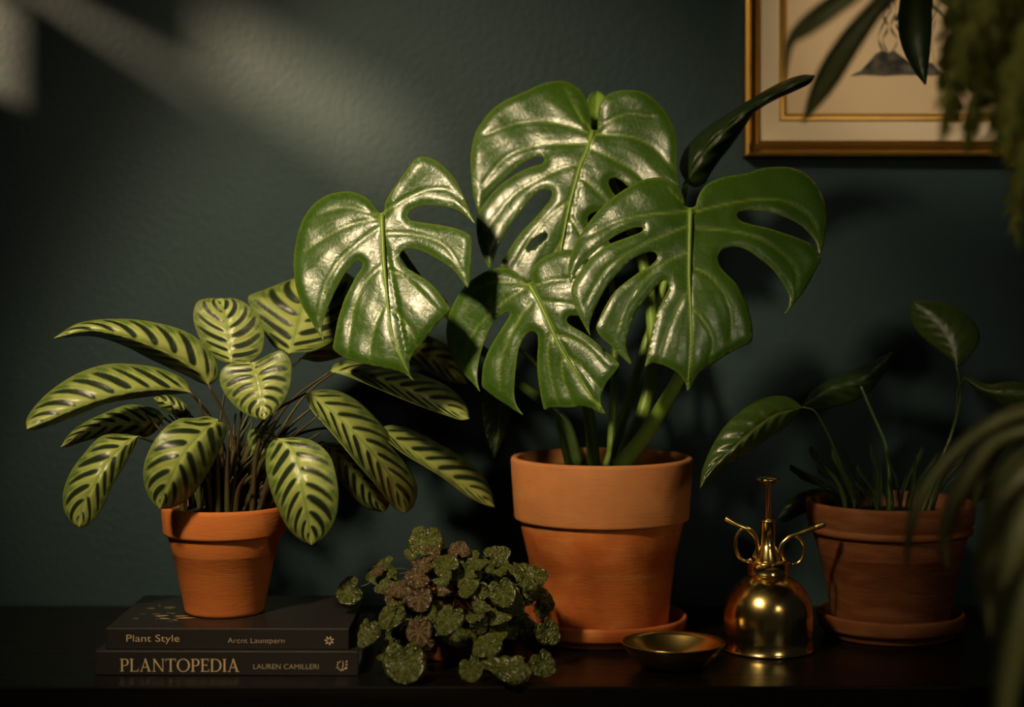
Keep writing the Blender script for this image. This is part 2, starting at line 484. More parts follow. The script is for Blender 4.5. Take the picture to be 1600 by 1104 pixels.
def glyphs(s):
    """Serif capitals as polygons, cap height 1. Returns (polys, width)."""
    TH, TN, SF = 0.125, 0.055, 0.04

    def rect(x0, z0, x1, z1): return [(x0, z0), (x1, z0), (x1, z1), (x0, z1)]

    def stem(x, t=TH, s=0.085):
        return [rect(x, 0, x + t, 1), rect(x - s, 0, x + t + s, SF), rect(x - s, 1 - SF, x + t + s, 1)]

    def ring(cx, cz, rx, rz, tx, tz, a0=0, a1=360, n=28):
        out = []
        for i in range(n):
            a, b = [math.radians(a0 + (a1 - a0) * k / n) for k in (i, i + 1)]
            q = []
            for t, (ux, uz) in ((a, (rx, rz)), (b, (rx, rz)), (b, (rx - tx, rz - tz)), (a, (rx - tx, rz - tz))):
                q.append((cx + ux * math.cos(t), cz + uz * math.sin(t)))
            out.append(q)
        return out
    G = {}
    G['I'] = (stem(0.09), 0.30)
    G['L'] = (stem(0.09) + [rect(0.2, 0, 0.60, TN), [(0.56, 0), (0.62, 0), (0.66, 0.24), (0.625, 0.24)]], 0.66)
    G['T'] = ([rect(0.32, 0, 0.32 + TH, 1), rect(0.235, 0, 0.53, SF), rect(0.03, 1 - TN, 0.735, 1), rect(0.0, 0.78, 0.035, 1), rect(0.73, 0.78, 0.765, 1)], 0.765)
    G['E'] = (stem(0.09) + [rect(0.2, 0, 0.58, TN), rect(0.2, 1 - TN, 0.57, 1), rect(0.2, 0.49, 0.48, 0.49 + TN), rect(0.55, 1 - 0.2, 0.585, 1), rect(0.455, 0.41, 0.485, 0.62), [(0.54, 0), (0.60, 0), (0.635, 0.22), (0.6, 0.22)]], 0.63)
    G['P'] = (stem(0.09) + [rect(0.2, 1 - TN, 0.36, 1), rect(0.2, 0.44, 0.36, 0.44 + TN)] + ring(0.36, 0.72, 0.28, 0.28, TH, TN, -90, 90), 0.64)
    G['D'] = (stem(0.09) + [rect(0.2, 1 - TN, 0.38, 1), rect(0.2, 0, 0.38, TN)] + ring(0.38, 0.5, 0.46, 0.5, TH, TN, -90, 90), 0.84)
    G['O'] = (ring(0.48, 0.5, 0.48, 0.52, TH, TN), 0.96)
    G['A'] = ([[(0.09, 0), (0.15, 0), (0.435, 0.93), (0.40, 1.0)], [(0.36, 1.02), (0.46, 1.02), (0.79, 0), (0.65, 0)], rect(0.2, 0.31, 0.6, 0.31 + TN), rect(0.0, 0, 0.24, SF), rect(0.57, 0, 0.87, SF)], 0.87)
    G['N'] = ([rect(0.10, 0, 0.16, 1), rect(0.0, 0, 0.25, SF), [(0.03, 1), (0.19, 1), (0.80, 0), (0.72, 0)], rect(0.74, 0, 0.80, 1), rect(0.65, 1 - SF, 0.89, 1)], 0.89)
    polys, x = [], 0
    for ch in s:
        g, w = G[ch]
        polys += [[(p[0] + x, p[1]) for p in q] for q in g]
        x += w + 0.07
    return polys, x - 0.07


def emboss(name, polys, place, mt, parent, th=0.0004):
    """polys in 2-D, place(u, v, k) -> world with k the height off the face."""
    V, F = [], []
    for q in polys:
        n = len(V); k = len(q)
        V += [place(u, w, th) for u, w in q] + [place(u, w, 0) for u, w in q]
        F.append(tuple(n + i for i in range(k)))
        for i in range(k):
            j = (i + 1) % k
            F.append((n + i, n + k + i, n + k + j, n + j))
    return obj(name, V, F, mt, parent, smooth=False)


def zpx(py, Y): return CAMZ - (py - HOR) * Y / FPX


# bottom book
polys, w = glyphs('PLANTOPEDIA')
hcap = 20.0 * s_; wid = 187 * s_
x0 = (189 - 800) * s_; zbase = zpx(1049.0, BY)
emboss('title', polys, lambda u, q, k: (x0 + u * wid / w, BY - 0.0001 - k, zbase + q * hcap), M['foil'], b1)
text('author_name', 'LAUREN CAMILLERI', (397 - 800) * s_, zpx(1044.6, BY), BY - 0.0003, 8.2 * s_, M['foil_dim'], b1, width=102 * s_)


def flower(cx, cz, r, n, a0, gap=0.25, pet=0.34):
    out = []
    for i in range(n):
        a = a0 + 2 * math.pi * i / n
        ca, sa = math.cos(a), math.sin(a)
        q = [(gap * r, 0), (0.6 * r, pet * r * 0.6), (r, 0.05 * r), (0.62 * r, -pet * r * 0.5)]
        out.append([(cx + u * ca - w * sa, cz + u * sa + w * ca) for u, w in q])
    return out


em = flower(0, 0, 1, 7, 0.3)
emboss('emblem', em, lambda u, q, k: ((516 - 800) * s_ * 1.004 + u * 0.0068, BY + 0.0099 - k, zpx(1000, BY + 0.01) + q * 0.0062), M['foil'], b2)
# leafy emblem of the bottom book: a round of short strokes with a small drop inside
em = []
for i, a in enumerate(np.linspace(1.9, 5.6, 8)):
    r0, r1 = 0.68, 1.02 if i % 2 else 0.9
    da = 0.13
    em.append([(r0 * math.cos(a - da), r0 * math.sin(a - da)), (r1 * math.cos(a), r1 * math.sin(a)), (r0 * math.cos(a + da * 1.6), r0 * math.sin(a + da * 1.6)), (0.55 * math.cos(a + da), 0.55 * math.sin(a + da))])
for zz in (-0.5, 0.0, 0.5):
    em.append([(0.62, zz), (0.95, zz + 0.12), (0.9, zz + 0.38), (0.7, zz + 0.2)])
em += [[(0.0, -0.6), (0.25, -0.2), (0.3, 0.4), (0.15, 0.95), (0.18, 0.3), (0.1, -0.2)], [(-0.1, -0.75), (0.35, -0.65), (0.3, -0.5), (-0.1, -0.6)]]
emboss('emblem', em, lambda u, q, k: ((536 - 800) * s_ + u * 0.0078, BY - 0.0001 - k, zpx(1039, BY) + q * 0.0080), M['foil'], b1)
y2 = BY + 0.010
s2 = y2 / FPX
text('title', 'Plant Style', (197 - 800) * s2, zpx(1002.3, y2), y2 - 0.0003, 11.2 * s2, M['foil'], b2, width=83 * s2)
text('author_name', 'Arcnt Launtpern', (357 - 800) * s2, zpx(1004, y2), y2 - 0.0003, 8.2 * s2, M['foil_dim'], b2, width=89 * s2)
# printed leaves on the top cover by the pot
cv = []
rp = random.Random(3)


def cover_leaf(px, py, ln, wd, ang):
    Y = FPX * (CAMZ - BT) / (py - HOR)
    x = (px - 800) * Y / FPX
    ca, sa = math.cos(ang), math.sin(ang)
    pts = [(-1, 0), (-0.3, 0.9), (0.4, 0.7), (1, 0), (0.4, -0.6), (-0.3, -0.9)]
    return [(x + ca * u * ln - sa * w * wd, Y + sa * u * ln + ca * w * wd) for u, w in pts]


pl_top = lambda u, q, k: (u, q, BT + k)
for mt_, th_, sh_ in (
    ('cover_gold', 0.00015, [(291, 965, .013, .0035, .1), (283, 962, .010, .003, .2), (252, 962, .009, .004, .2), (257, 966, .008, .004, -.2), (275, 968, .003, .002, 0)]),
    ('cover_green', 0.00012, [(265, 949, .009, .010, .7), (244, 959, .007, .005, -.3), (259, 961, .006, .005, .5), (236, 950, .006, .008, 1.0), (270, 958, .004, .006, .2)]),
    ('cover_grey', 0.0001, [(263, 957, .003, .004, 0), (270, 970, .009, .002, -.1), (213, 966, .005, .006, .9), (249, 946, .003, .004, .4), (266, 967, .008, .002, -.15), (223, 959, .006, .002, .9), (245, 967, .002, .003, 0)])):
    for q in sh_:
        emboss('cover_print', [cover_leaf(*q)], pl_top, M[mt_], b2, th_)


# ------------------------------------------------------------------ pots
def pot(c, rt, rim_h, h, r_body_top, r_base, mt, parent, ridge=False, wall=0.008, fill=0.022):
    ri = rt - wall
    pr = [(0.0005, 0), (r_base - 0.004, 0), (r_base - 0.001, 0.0015), (r_base, 0.005), (r_body_top, h - rim_h),
          (r_body_top + 0.001, h - rim_h + 0.0006)]
    rb = rt - rim_h * 0.06
    if ridge:
        pr += [(rb - 0.001, h - rim_h + 0.003), (rb, h - rim_h + 0.008), (rb - 0.0035, h - rim_h + 0.011), (rb - 0.0035, h - rim_h + 0.013), (rb + 0.0005, h - rim_h + 0.017)]
    else:
        pr += [(rb - 0.003, h - rim_h + 0.0003), (rb - 0.0008, h - rim_h + 0.0012), (rb, h - rim_h + 0.004)]
    pr += [(rt, h - 0.005), (rt - 0.0008, h - 0.0015), (rt - 0.003, h), (ri + 0.002, h), (ri, h - 0.002), (ri - 0.002, h - rim_h), (r_base - wall, 0.012), (0.0005, 0.012)]
    o = obj('pot', *lathe(pr, c, 128), mt, parent)
    zs_ = h - fill
    rs = ri - 0.0015
    obj('soil', *lathe([(0.0005, zs_ + 0.004), (rs * 0.5, zs_ + 0.003), (rs * 0.98, zs_)], c, 48), M['soil'], parent)
    return o


def saucer(name, c, r, h, mt, label, group, foot=0.85):
    pr = [(0.0005, 0), (r * foot, 0), (r * foot + 0.002, 0.002), (r * foot + 0.003, h * 0.28), (r * 0.955, h * 0.34), (r * 0.975, h * 0.45), (r, h - 0.004), (r - 0.001, h - 0.001), (r - 0.003, h), (r - 0.006, h - 0.0015), (r * 0.91, h * 0.5), (r * 0.88, 0.012), (0.0005, 0.012)]
    V, F = lathe(pr, c, 128)
    return tag(obj(name, V, F, mt), label, 'saucer', group)


# ------------------------------------------------------------------ leaves
def strip_leaf(name, mid, e1, e2, Ym, d1, d2, mt, parent, nu=60, nv=12, relief=0.0012, lat=8, tint=None, pw=1.6, mat2=None, thick=0.0007, slant=0.2):
    """A leaf given by its midrib and two edges as seen, Ym depth along the midrib,
    d1/d2 how far each edge lies behind (+) or before (-) the midrib."""
    base, tip = mid[0], mid[-1]
    c = crom(mid, nu)
    A = crom([base] + list(e1) + [tip], nu); B = crom([base] + list(e2) + [tip], nu)
    uu = np.linspace(0, 1, nu)
    ym = np.interp(uu, np.linspace(0, 1, len(Ym)), Ym) if len(Ym) < 3 else crom([(i, y) for i, y in enumerate(Ym)], nu)[:, 1]
    V, U, VV = [], [], []
    for i in range(nu):
        u = uu[i]
        env = max(math.sin(math.pi * min(max(u, 0), 1)), 0) ** 0.5
        for j in range(2 * nv + 1):
            v = (j - nv) / nv
            s = abs(v)
            E, d = (A, d1) if v < 0 else (B, d2)
            q = c[i] + (E[i] - c[i]) * s
            y = ym[i] + d * env * s ** pw
            ph = 2 * math.pi * lat * (u - slant * s)
            y += relief * env * math.cos(ph) * min(1, s * 5) * (1.15 - s)
            y += relief * 1.6 * env * math.exp(-(s / 0.10) ** 2)
            V.append(P(q[0], q[1], y)); U.append(u); VV.append(v)
    F = []
    m_ = 2 * nv + 1
    for i in range(nu - 1):
        for j in range(m_ - 1):
            F.append((i * m_ + j, i * m_ + j + 1, (i + 1) * m_ + j + 1, (i + 1) * m_ + j))
    U = np.array(U); VV = np.array(VV)
    k0 = (nu // 2) * m_ + nv
    nrm = (V[k0 + 1] - V[k0]).cross(V[k0 + m_] - V[k0])
    if nrm.y > 0: F = [q[::-1] for q in F]
    attrs = {}
    if tint is not None:
        attrs['tint'] = tint(U, VV)
    else:
        s = np.abs(VV)
        vein = np.exp(-(s / (0.045 + 0.05 * (1 - U))) ** 2) * 0.9
        f_ = (lat * (U - slant * s) + 0.5) % 1.0 - 0.5
        vein = np.maximum(vein, np.exp(-(f_ / 0.06) ** 2) * 0.35 * (1 - s) * (s > 0.03))
        attrs['vein'] = vein
    return obj(name, V, F, mt, parent, attrs=attrs, thick=thick, mat2=mat2)


def sstep(a, b, x):
    t = np.clip((x - a) / (b - a), 0, 1)
    return t * t * (3 - 2 * t)


def calathea_tint(seed, n=8, bright=1.0):
    r = np.random.default_rng(seed)
    ph = r.random(2) * 0.4 + np.array([0, 0.5]); jit = r.normal(0, 0.2, (2, 40)); wd = r.uniform(0.75, 1.2, (2, 40)); ln = r.uniform(0.85, 1.08, (2, 40))

    def fn(U, V):
        s = np.abs(V); side = (V > 0).astype(int)
        q = (U - 0.24 * s ** 1.4) * n + ph[side]
        cid = np.clip(np.floor(q).astype(int) + 5, 0, 39)
        fr = q - np.floor(q) - 0.5 + jit[side, cid] * 0.25
        half = (0.33 - 0.06 * s) * wd[side, cid] * np.clip(1 - np.abs((s - 0.48) / (0.42 * ln[side, cid])) ** 3, 0, 1) ** 0.5
        dark = 1 - sstep(-0.09, 0.02, np.abs(fr) - half)
        dark *= sstep(0.03, 0.10, U) * (1 - sstep(0.90, 0.98, U))
        fr2 = np.abs(np.abs(q - np.floor(q) - 0.5) - 0.5)
        thin = (1 - sstep(0.02, 0.10, fr2)) * sstep(0.35, 0.6, s) * 0.45
        edge = sstep(0.55, 0.92, s + 0.08 * np.sin(U * 60 + seed))
        light = np.array([0.36, 0.42, 0.11]) * bright
        green = np.array([0.060, 0.115, 0.016]) * bright
        deep = np.array([0.014, 0.026, 0.010])
        mid = np.exp(-(s / 0.045) ** 2)
        k = np.clip(edge * 0.75 + thin, 0, 1)[:, None]
        c = light * (1 - k) + green * k
        c = c * (1 - dark[:, None]) + deep * dark[:, None]
        rim = sstep(0.95, 0.995, s)[:, None]
        c = c * (1 - rim) + np.array([0.26, 0.30, 0.09]) * rim
        mm = (mid * 0.8)[:, None]
        c = c * (1 - mm) + np.array([0.17, 0.25, 0.05]) * mm
        return np.concatenate([c, np.ones((len(c), 1))], axis=1)
    return fn


# ------------------------------------------------------------------ patterned plant on the books
PX, PYp = (351 - 800) * 2.497 / FPX, 2.497
cpc = (PX, PYp, BT + 0.0004)
cal = thing('potted_calathea', cpc, 'bushy plant with dark-blotched pale green leaves in a smooth terracotta pot standing on the books', 'potted plant')
pot(cpc, 0.0845, 0.039, 0.1445, 0.0738, 0.0535, M['terra_new'], cal, wall=0.006, fill=0.009)
CL = [
    # mid, e1, e2, Ym, d1, d2
    dict(m=[(326, 602), (318, 588), (285, 562), (240, 540), (195, 525), (140, 516), (84, 528)], a=[(340, 590), (340, 571), (325, 545), (298, 522), (253, 506), (192, 498), (122, 505)], b=[(312, 597), (294, 588), (261, 573), (228, 557), (192, 539), (145, 525)], Y=[2.48, 2.44, 2.42], d=(0.02, 0.05), n=8),
    dict(m=[(298, 613), (269, 608), (212, 611), (163, 622), (122, 636), (82, 653), (42, 670)], a=[(291, 596), (261, 579), (220, 570), (167, 569), (122, 583), (82, 608), (55, 634), (41, 657)], b=[(280, 615), (261, 616), (212, 622), (163, 631), (122, 648), (82, 663), (55, 671)], Y=[2.46, 2.40, 2.37], d=(0.03, 0.045), n=9),
    dict(m=[(256, 652), (228, 661), (196, 661), (163, 665), (130, 677), (95, 698)], a=[(248, 641), (220, 633), (196, 633), (163, 645), (130, 661), (108, 678)], b=[(245, 672), (228, 682), (196, 679), (155, 683), (122, 692), (104, 698)], Y=[2.50, 2.49, 2.47], d=(0.02, 0.02), n=7),
    dict(m=[(215, 681), (196, 694), (171, 718), (151, 751), (130, 787), (124, 823)], a=[(192, 678), (159, 681), (130, 710), (108, 742), (98, 775), (102, 804), (114, 819)], b=[(212, 692), (208, 702), (190, 734), (175, 759), (163, 787), (147, 812), (132, 822)], Y=[2.44, 2.40, 2.41], d=(0.025, 0.015), n=7),
    dict(m=[(341, 655), (310, 681), (285, 710), (269, 742), (256, 768), (250, 794)], a=[(325, 650), (306, 653), (281, 654), (253, 673), (232, 706), (224, 738), (230, 771), (240, 787)], b=[(352, 663), (353, 677), (340, 710), (322, 742), (302, 771), (280, 788), (263, 794)], Y=[2.42, 2.36, 2.38], d=(0.010, 0.045), n=7),
    dict(m=[(361, 566), (359, 530), (353, 498), (344, 466)], a=[(352, 566), (336, 558), (318, 539), (306, 514), (302, 492), (308, 472), (324, 466)], b=[(376, 567), (391, 565), (408, 551), (413, 526), (408, 502), (394, 482), (370, 467)], Y=[2.50, 2.52, 2.55], d=(0.012, 0.008), n=7),
    dict(m=[(393, 566), (402, 592), (408, 625), (414, 655)], a=[(384, 563), (365, 566), (347, 577), (344, 598), (355, 620), (375, 641), (397, 652)], b=[(405, 562), (424, 552), (440, 548), (453, 561), (456, 583), (452, 608), (440, 632), (424, 648)], Y=[2.42, 2.40, 2.39], d=(0.010, 0.012), n=8),
    dict(m=[(434, 685), (455, 698), (465, 726), (473, 767), (481, 808), (487, 851)], a=[(428, 687), (419, 698), (415, 722), (420, 755), (432, 791), (452, 828), (473, 846)], b=[(445, 684), (461, 683), (489, 689), (514, 710), (526, 747), (529, 783), (522, 816), (505, 840)], Y=[2.42, 2.38, 2.40], d=(0.03, 0.012), n=8),
    dict(m=[(452, 552), (461, 520), (469, 490), (477, 455), (484, 426)], a=[(430, 543), (408, 512), (392, 480), (388, 464), (415, 452), (450, 438)], b=[(490, 548), (530, 525), (556, 490), (566, 455), (548, 430), (520, 421)], Y=[2.56, 2.60, 2.64], d=(0.02, 0.01), n=7),
    dict(m=[(516, 580), (561, 585), (605, 597), (652, 616), (692, 634), (733, 654)], a=[(522, 570), (538, 563), (587, 569), (623, 575), (659, 585), (695, 601), (718, 619), (731, 640)], b=[(545, 588), (580, 603), (623, 621), (663, 637), (695, 648), (722, 656)], Y=[2.52, 2.52, 2.54], d=(0.05, -0.01), n=9),
    dict(m=[(478, 614), (493, 623), (518, 641), (543, 666), (569, 692), (590, 717), (608, 742), (623, 771), (634, 801)], a=[(497, 609), (525, 610), (554, 623), (583, 648), (605, 674), (623, 706), (641, 735), (652, 764), (646, 790)], b=[(485, 637), (507, 663), (532, 692), (558, 724), (583, 753), (605, 781), (622, 798)], Y=[2.47, 2.48, 2.56], d=(0.075, -0.035), n=9),
    dict(m=[(592, 668), (619, 688), (648, 710), (685, 735), (721, 757), (750, 775), (773, 792)], a=[(612, 664), (641, 670), (685, 692), (721, 713), (752, 739), (769, 770)], b=[(605, 687), (627, 706), (663, 728), (692, 746), (728, 773), (757, 788)], Y=[2.55, 2.59, 2.65], d=(0.07, -0.03), n=8),
    # shaded leaves deeper in the clump
    dict(m=[(470, 560), (540, 520), (620, 490), (700, 470)], a=[(500, 530), (560, 480), (630, 455), (680, 455)], b=[(500, 565), (560, 548), (630, 520), (685, 490)], Y=[2.58, 2.64, 2.68], d=(0.02, 0.02), n=8),
    dict(m=[(300, 650), (282, 640), (262, 628), (240, 622)], a=[(290, 632), (270, 618), (252, 615)], b=[(290, 655), (268, 646), (248, 636)], Y=[2.52, 2.53, 2.54], d=(0.01, 0.01), n=5),
    dict(m=[(505, 690), (540, 720), (575, 760), (600, 800)], a=[(530, 690), (565, 715), (595, 755), (608, 788)], b=[(505, 715), (535, 755), (570, 792)], Y=[2.56, 2.57, 2.60], d=(0.02, 0.02), n=8),
    dict(m=[(400, 668), (412, 690), (418, 720), (410, 748)], a=[(388, 675), (390, 705), (398, 735)], b=[(424, 672), (438, 700), (432, 735)], Y=[2.50, 2.49, 2.49], d=(0.01, 0.01), n=6),
    dict(m=[(560, 560), (620, 545), (680, 560), (730, 600)], a=[(590, 530), (650, 520), (705, 545)], b=[(590, 570), (650, 572), (700, 595)], Y=[2.60, 2.64, 2.68], d=(0.02, 0.02), n=8),
]
base_z = BT + 0.136
for i, q in enumerate(CL):
    lf = strip_leaf('leaf', q['m'], q['a'], q['b'], q['Y'], q['d'][0], q['d'][1], M['calathea'], cal, nu=100, nv=20, relief=0.0009, lat=q['n'], tint=calathea_tint(40 + i, q['n']), mat2=M['calathea_under'])
    a = 2 * math.pi * i / len(CL)
    bx, by = PX + 0.032 * math.cos(a * 2.3), PYp + 0.030 * math.sin(a * 2.3)
    tp = P(q['m'][0][0], q['m'][0][1], q['Y'][0])
    b0 = Vector((bx, by, base_z))
    mid_ = b0.lerp(tp, 0.55) + Vector((0, 0.004, 0.16 * (tp - b0).length))
    obj('petiole', *tube([b0, mid_, tp], [0.0026, 0.002, 0.0016], 8, 20), M['calathea_stem'], lf)
# crowd of bare leaf sheaths and thin stalks in the middle
for i in range(92):
    a = RNG.uniform(0, 2 * math.pi); r0 = RNG.uniform(0.002, 0.064)
    b0 = Vector((PX + r0 * math.cos(a), PYp + r0 * math.sin(a) * 0.9, base_z - 0.004))
    sp = RNG.uniform(0.01, 0.09) * (1.25 if math.cos(a) > 0 else 0.85)
    hgt = RNG.uniform(0.05, 0.16)
    e = b0 + Vector((math.cos(a) * sp, math.sin(a) * sp * 0.5, hgt))
    mm = b0.lerp(e, 0.5) + Vector((-math.cos(a) * 0.01, 0, hgt * 0.16))
    obj('stalk', *tube([b0, mm, e], [0.0042, 0.0034, 0.0010], 7, 14), M['calathea_stem'], cal)


# ------------------------------------------------------------------ split-leaf plant
def in_poly(pts, poly):
    x, y = pts[:, 0], pts[:, 1]
    n = len(poly); ins = np.zeros(len(pts), bool); j = n - 1
    for i in range(n):
        xi, yi = poly[i]; xj, yj = poly[j]
        c = ((yi > y) != (yj > y)) & (x < (xj - xi) * (y - yi) / (yj - yi + 1e-12) + xi)
        ins ^= c; j = i
    return ins


def seg_dist(pts, poly, closed=False):
    """distance of pts to a polyline and the arc parameter (0..1) of the nearest spot"""
    q = np.vstack([poly, poly[:1]]) if closed else np.asarray(poly)
    d = np.full(len(pts), 1e9); tt = np.zeros(len(pts))
    s = np.concatenate([[0], np.cumsum(np.linalg.norm(np.diff(q, axis=0), axis=1))])
    for i in range(len(q) - 1):
        a, b = q[i], q[i + 1]; ab = b - a; l2 = ab @ ab + 1e-12
        t = np.clip(((pts - a) @ ab) / l2, 0, 1)
        dd = np.linalg.norm(pts - (a + t[:, None] * ab), axis=1)
        k = dd < d; d[k] = dd[k]; tt[k] = (s[i] + t[k] * (s[i + 1] - s[i])) / s[-1]
    return d, tt


def split_leaf(outline, sc, off, midrib, veins, Y0, sA, sB, kB, kA, mt, parent, holes=(), step=4.2, relief=0.0036, extra=None):
    tr = lambda pts: np.array(pts, float) / sc + np.array(off, float)
    O = tr(outline)
    per = np.sum(np.linalg.norm(np.diff(np.vstack([O, O[:1]]), axis=0), axis=1))
    ring = crom(O, int(per / 3.4), closed=True)
    mid = crom(tr(midrib), 60)
    vs = [crom(tr(v), 24) for v in veins]
    hs = [crom(tr(h), 24, closed=True) for h in holes]
    mn, mx_ = ring.min(0), ring.max(0)
    gx, gy = np.meshgrid(np.arange(mn[0], mx_[0], step), np.arange(mn[1], mx_[1], step * 0.866))
    gx[1::2] += step / 2
    g = np.stack([gx.ravel(), gy.ravel()], 1)
    g = g[in_poly(g, ring)]
    d, _ = seg_dist(g, ring, True); g = g[d > 2.0]
    for h in hs:
        g = g[~in_poly(g, h)]
        d, _ = seg_dist(g, h, True); g = g[d > 2.0]
    co = [Vector(p) for p in ring]
    ed = [(i, (i + 1) % len(ring)) for i in range(len(ring))]
    fc = []
    for h in hs:
        n = len(co); co += [Vector(p) for p in h]
        ed += [(n + i, n + (i + 1) % len(h)) for i in range(len(h))]
    co += [Vector(p) for p in g]
    rv, re, rf, *_ = delaunay_2d_cdt(co, ed, fc, 2 if hs else 1, 1e-4)
    pts = np.array([tuple(v) for v in rv])
    cen = np.array([pts[list(q)].mean(0) for q in rf]); keep = in_poly(cen, ring)
    rf = [q for q, k_ in zip(rf, keep) if k_]
    for h in hs:
        cen = np.array([pts[list(q)].mean(0) for q in rf]); out = in_poly(cen, h)
        rf = [q for q, o_ in zip(rf, out) if not o_]
    J = mid[0]; a = mid[-1] - mid[0]; Lm = np.linalg.norm(a); a = a / Lm
    b = np.array([-a[1], a[0]])
    if b[0] < 0: b = -b
    xi = (pts - J) @ a; eta = (pts - J) @ b
    dm, tm = seg_dist(pts, mid)
    dv = np.full(len(pts), 1e9); tv = np.zeros(len(pts))
    for v in vs:
        dd, t = seg_dist(pts, v); k = dd < dv; dv[k] = dd[k]; tv[k] = t[k]
    px_m = Y0 / FPX
    sx = np.sign(eta) * dm          # signed distance from the real midrib
    Y = Y0 + sA * xi * px_m + sB * sx * px_m + kB * (dm * px_m) ** 2 + kA * ((xi - 0.35 * Lm) * px_m) ** 2
    dd = np.minimum(dv, dm)
    Y = Y - relief * (1 - np.exp(-(dd / 30.0) ** 2)) + 0.0016 * np.exp(-(dd / 3.0) ** 2)
    Y = Y + 0.0030 * np.sin(pts[:, 0] * 0.030 + pts[:, 1] * 0.022 + Y0 * 30) + 0.0005 * np.sin(pts[:, 0] * 0.10 - pts[:, 1] * 0.08 + Y0 * 50)
    # edges roll gently back
    de, _ = seg_dist(pts, ring, True)
    Y = Y + 0.004 * np.exp(-(de / 7.0) ** 2)
    if extra: Y = Y + extra(pts)
    wm = 4.6 * (1 - 0.75 * tm)
    vein = np.exp(-(dm / wm) ** 4)
    vein = np.maximum(vein, 0.75 * np.exp(-(dv / 1.7) ** 2) * (1 - 0.75 * tv))
    vein = np.maximum(vein, 0.5 * np.exp(-(de / 1.6) ** 2))
    V = [P(p[0], p[1], y) for p, y in zip(pts, Y)]
    lf = obj('leaf', V, rf, mt, parent, attrs={'vein': vein}, thick=0.0009)
    # raised midrib as its own slim part
    mY = Y0 + sA * ((mid - J) @ a) * px_m + kA * (((mid - J) @ a - 0.35 * Lm) * px_m) ** 2
    if extra: mY = mY + extra(mid)
    obj('midrib', *tube([P(p[0], p[1], y - 0.0012) for p, y in zip(mid[::4], mY[::4])], [0.0034, 0.0026, 0.0016, 0.0006], 8, 40), M['midrib'], lf)
    return lf, P(J[0], J[1], Y0)


MX, MY = (940 - 800) * 2.631 / FPX, 2.631
saucer('plant_saucer', (MX, MY, 0.0004), 0.1215, 0.031, M['terra_old'], 'wide terracotta saucer under the largest pot, next to the small brass dish', 'terracotta saucers')
mc = (MX, MY, 0.0128)
mon = thing('potted_monstera', mc, 'tall plant with big glossy split leaves in the largest weathered terracotta pot', 'potted plant')
pot(mc, 0.1295, 0.088, 0.2415, 0.1105, 0.094, M['terra_old'], mon, wall=0.010)

leafA = [(465, 320), (470, 285), (495, 235), (535, 180), (570, 130), (600, 90), (630, 72), (665, 75), (705, 92), (745, 125), (785, 170), (815, 225), (840, 285), (860, 335), (880, 380),
         (855, 355), (820, 325), (775, 305), (720, 293), (660, 292), (610, 302), (582, 320), (572, 342), (585, 360), (620, 368), (690, 378), (760, 390), (820, 408), (855, 428), (862, 445), (862, 500), (860, 570), (855, 630), (845, 668),
         (820, 635), (785, 590), (740, 555), (690, 525), (640, 500), (595, 488), (558, 492), (538, 512), (537, 540), (552, 565), (590, 590), (640, 620), (690, 660), (730, 710), (755, 745), (768, 765),
         (735, 800), (690, 850), (645, 910), (600, 965), (583, 995), (580, 1025), (585, 1060), (600, 1090), (570, 1065), (540, 1050), (490, 1035), (420, 1020), (350, 1005), (290, 985), (235, 945),
         (240, 900), (250, 840), (265, 780), (290, 710), (320, 650), (345, 605), (365, 575), (367, 553), (352, 541), (325, 557), (290, 600), (265, 640), (235, 700), (210, 760), (190, 820), (183, 865), (195, 912),
         (165, 870), (130, 810), (95, 750), (70, 680), (58, 610), (55, 550), (62, 480), (80, 400), (110, 335), (150, 285), (200, 250), (260, 233), (310, 230), (360, 245), (400, 270), (425, 305), (447, 328)]
veinsA = [[(450, 345), (380, 322), (300, 300), (180, 330)], [(448, 352), (350, 370), (230, 420), (110, 500)], [(440, 395), (340, 470), (250, 560), (190, 680), (165, 800)], [(450, 570), (380, 640), (340, 720), (315, 850), (300, 970)], [(480, 720), (440, 800), (410, 900), (400, 1010)],
          [(462, 325), (560, 265), (660, 222), (760, 225), (830, 290)], [(465, 420), (560, 420), (650, 435), (740, 475), (830, 600)], [(470, 590), (540, 605), (600, 660), (660, 720), (720, 780)], [(490, 760), (540, 800), (590, 860), (610, 930)]]
leafB = [(712, 312), (715, 270), (718, 215), (735, 165), (770, 125), (820, 108), (880, 103), (930, 108), (970, 122), (1020, 160), (1070, 215), (1105, 280), (1128, 345), (1130, 420), (1128, 500), (1132, 560), (1137, 605),
         (1090, 590), (1030, 598), (960, 618), (880, 608), (840, 575), (800, 558), (772, 575), (782, 618), (810, 655), (900, 720), (960, 790), (880, 770), (800, 742), (710, 738), (672, 755), (663, 790), (690, 830), (750, 870), (800, 940),
         (720, 1000), (640, 1040), (560, 1100), (480, 1180), (430, 1150), (360, 1140), (290, 1110), (235, 1070), (205, 1020), (240, 960), (290, 880), (340, 820), (400, 760), (440, 710), (470, 670), (478, 637), (460, 619), (430, 622), (390, 645), (350, 690), (310, 740), (270, 790), (230, 850), (200, 910), (180, 960), (165, 1010), (150, 1036),
         (130, 1000), (105, 940), (88, 880), (82, 800), (92, 740), (115, 705), (150, 660), (200, 605), (260, 560), (320, 525), (380, 500), (420, 490), (438, 467), (425, 449), (390, 452), (340, 475), (290, 510), (240, 555), (190, 600), (150, 640), (115, 685), (95, 738),
         (75, 690), (62, 620), (55, 540), (52, 460), (60, 390), (80, 320), (115, 265), (150, 220), (210, 170), (280, 135), (350, 105), (420, 72), (480, 58), (545, 57), (590, 75), (630, 110), (655, 155), (672, 210), (680, 260), (684, 308)]
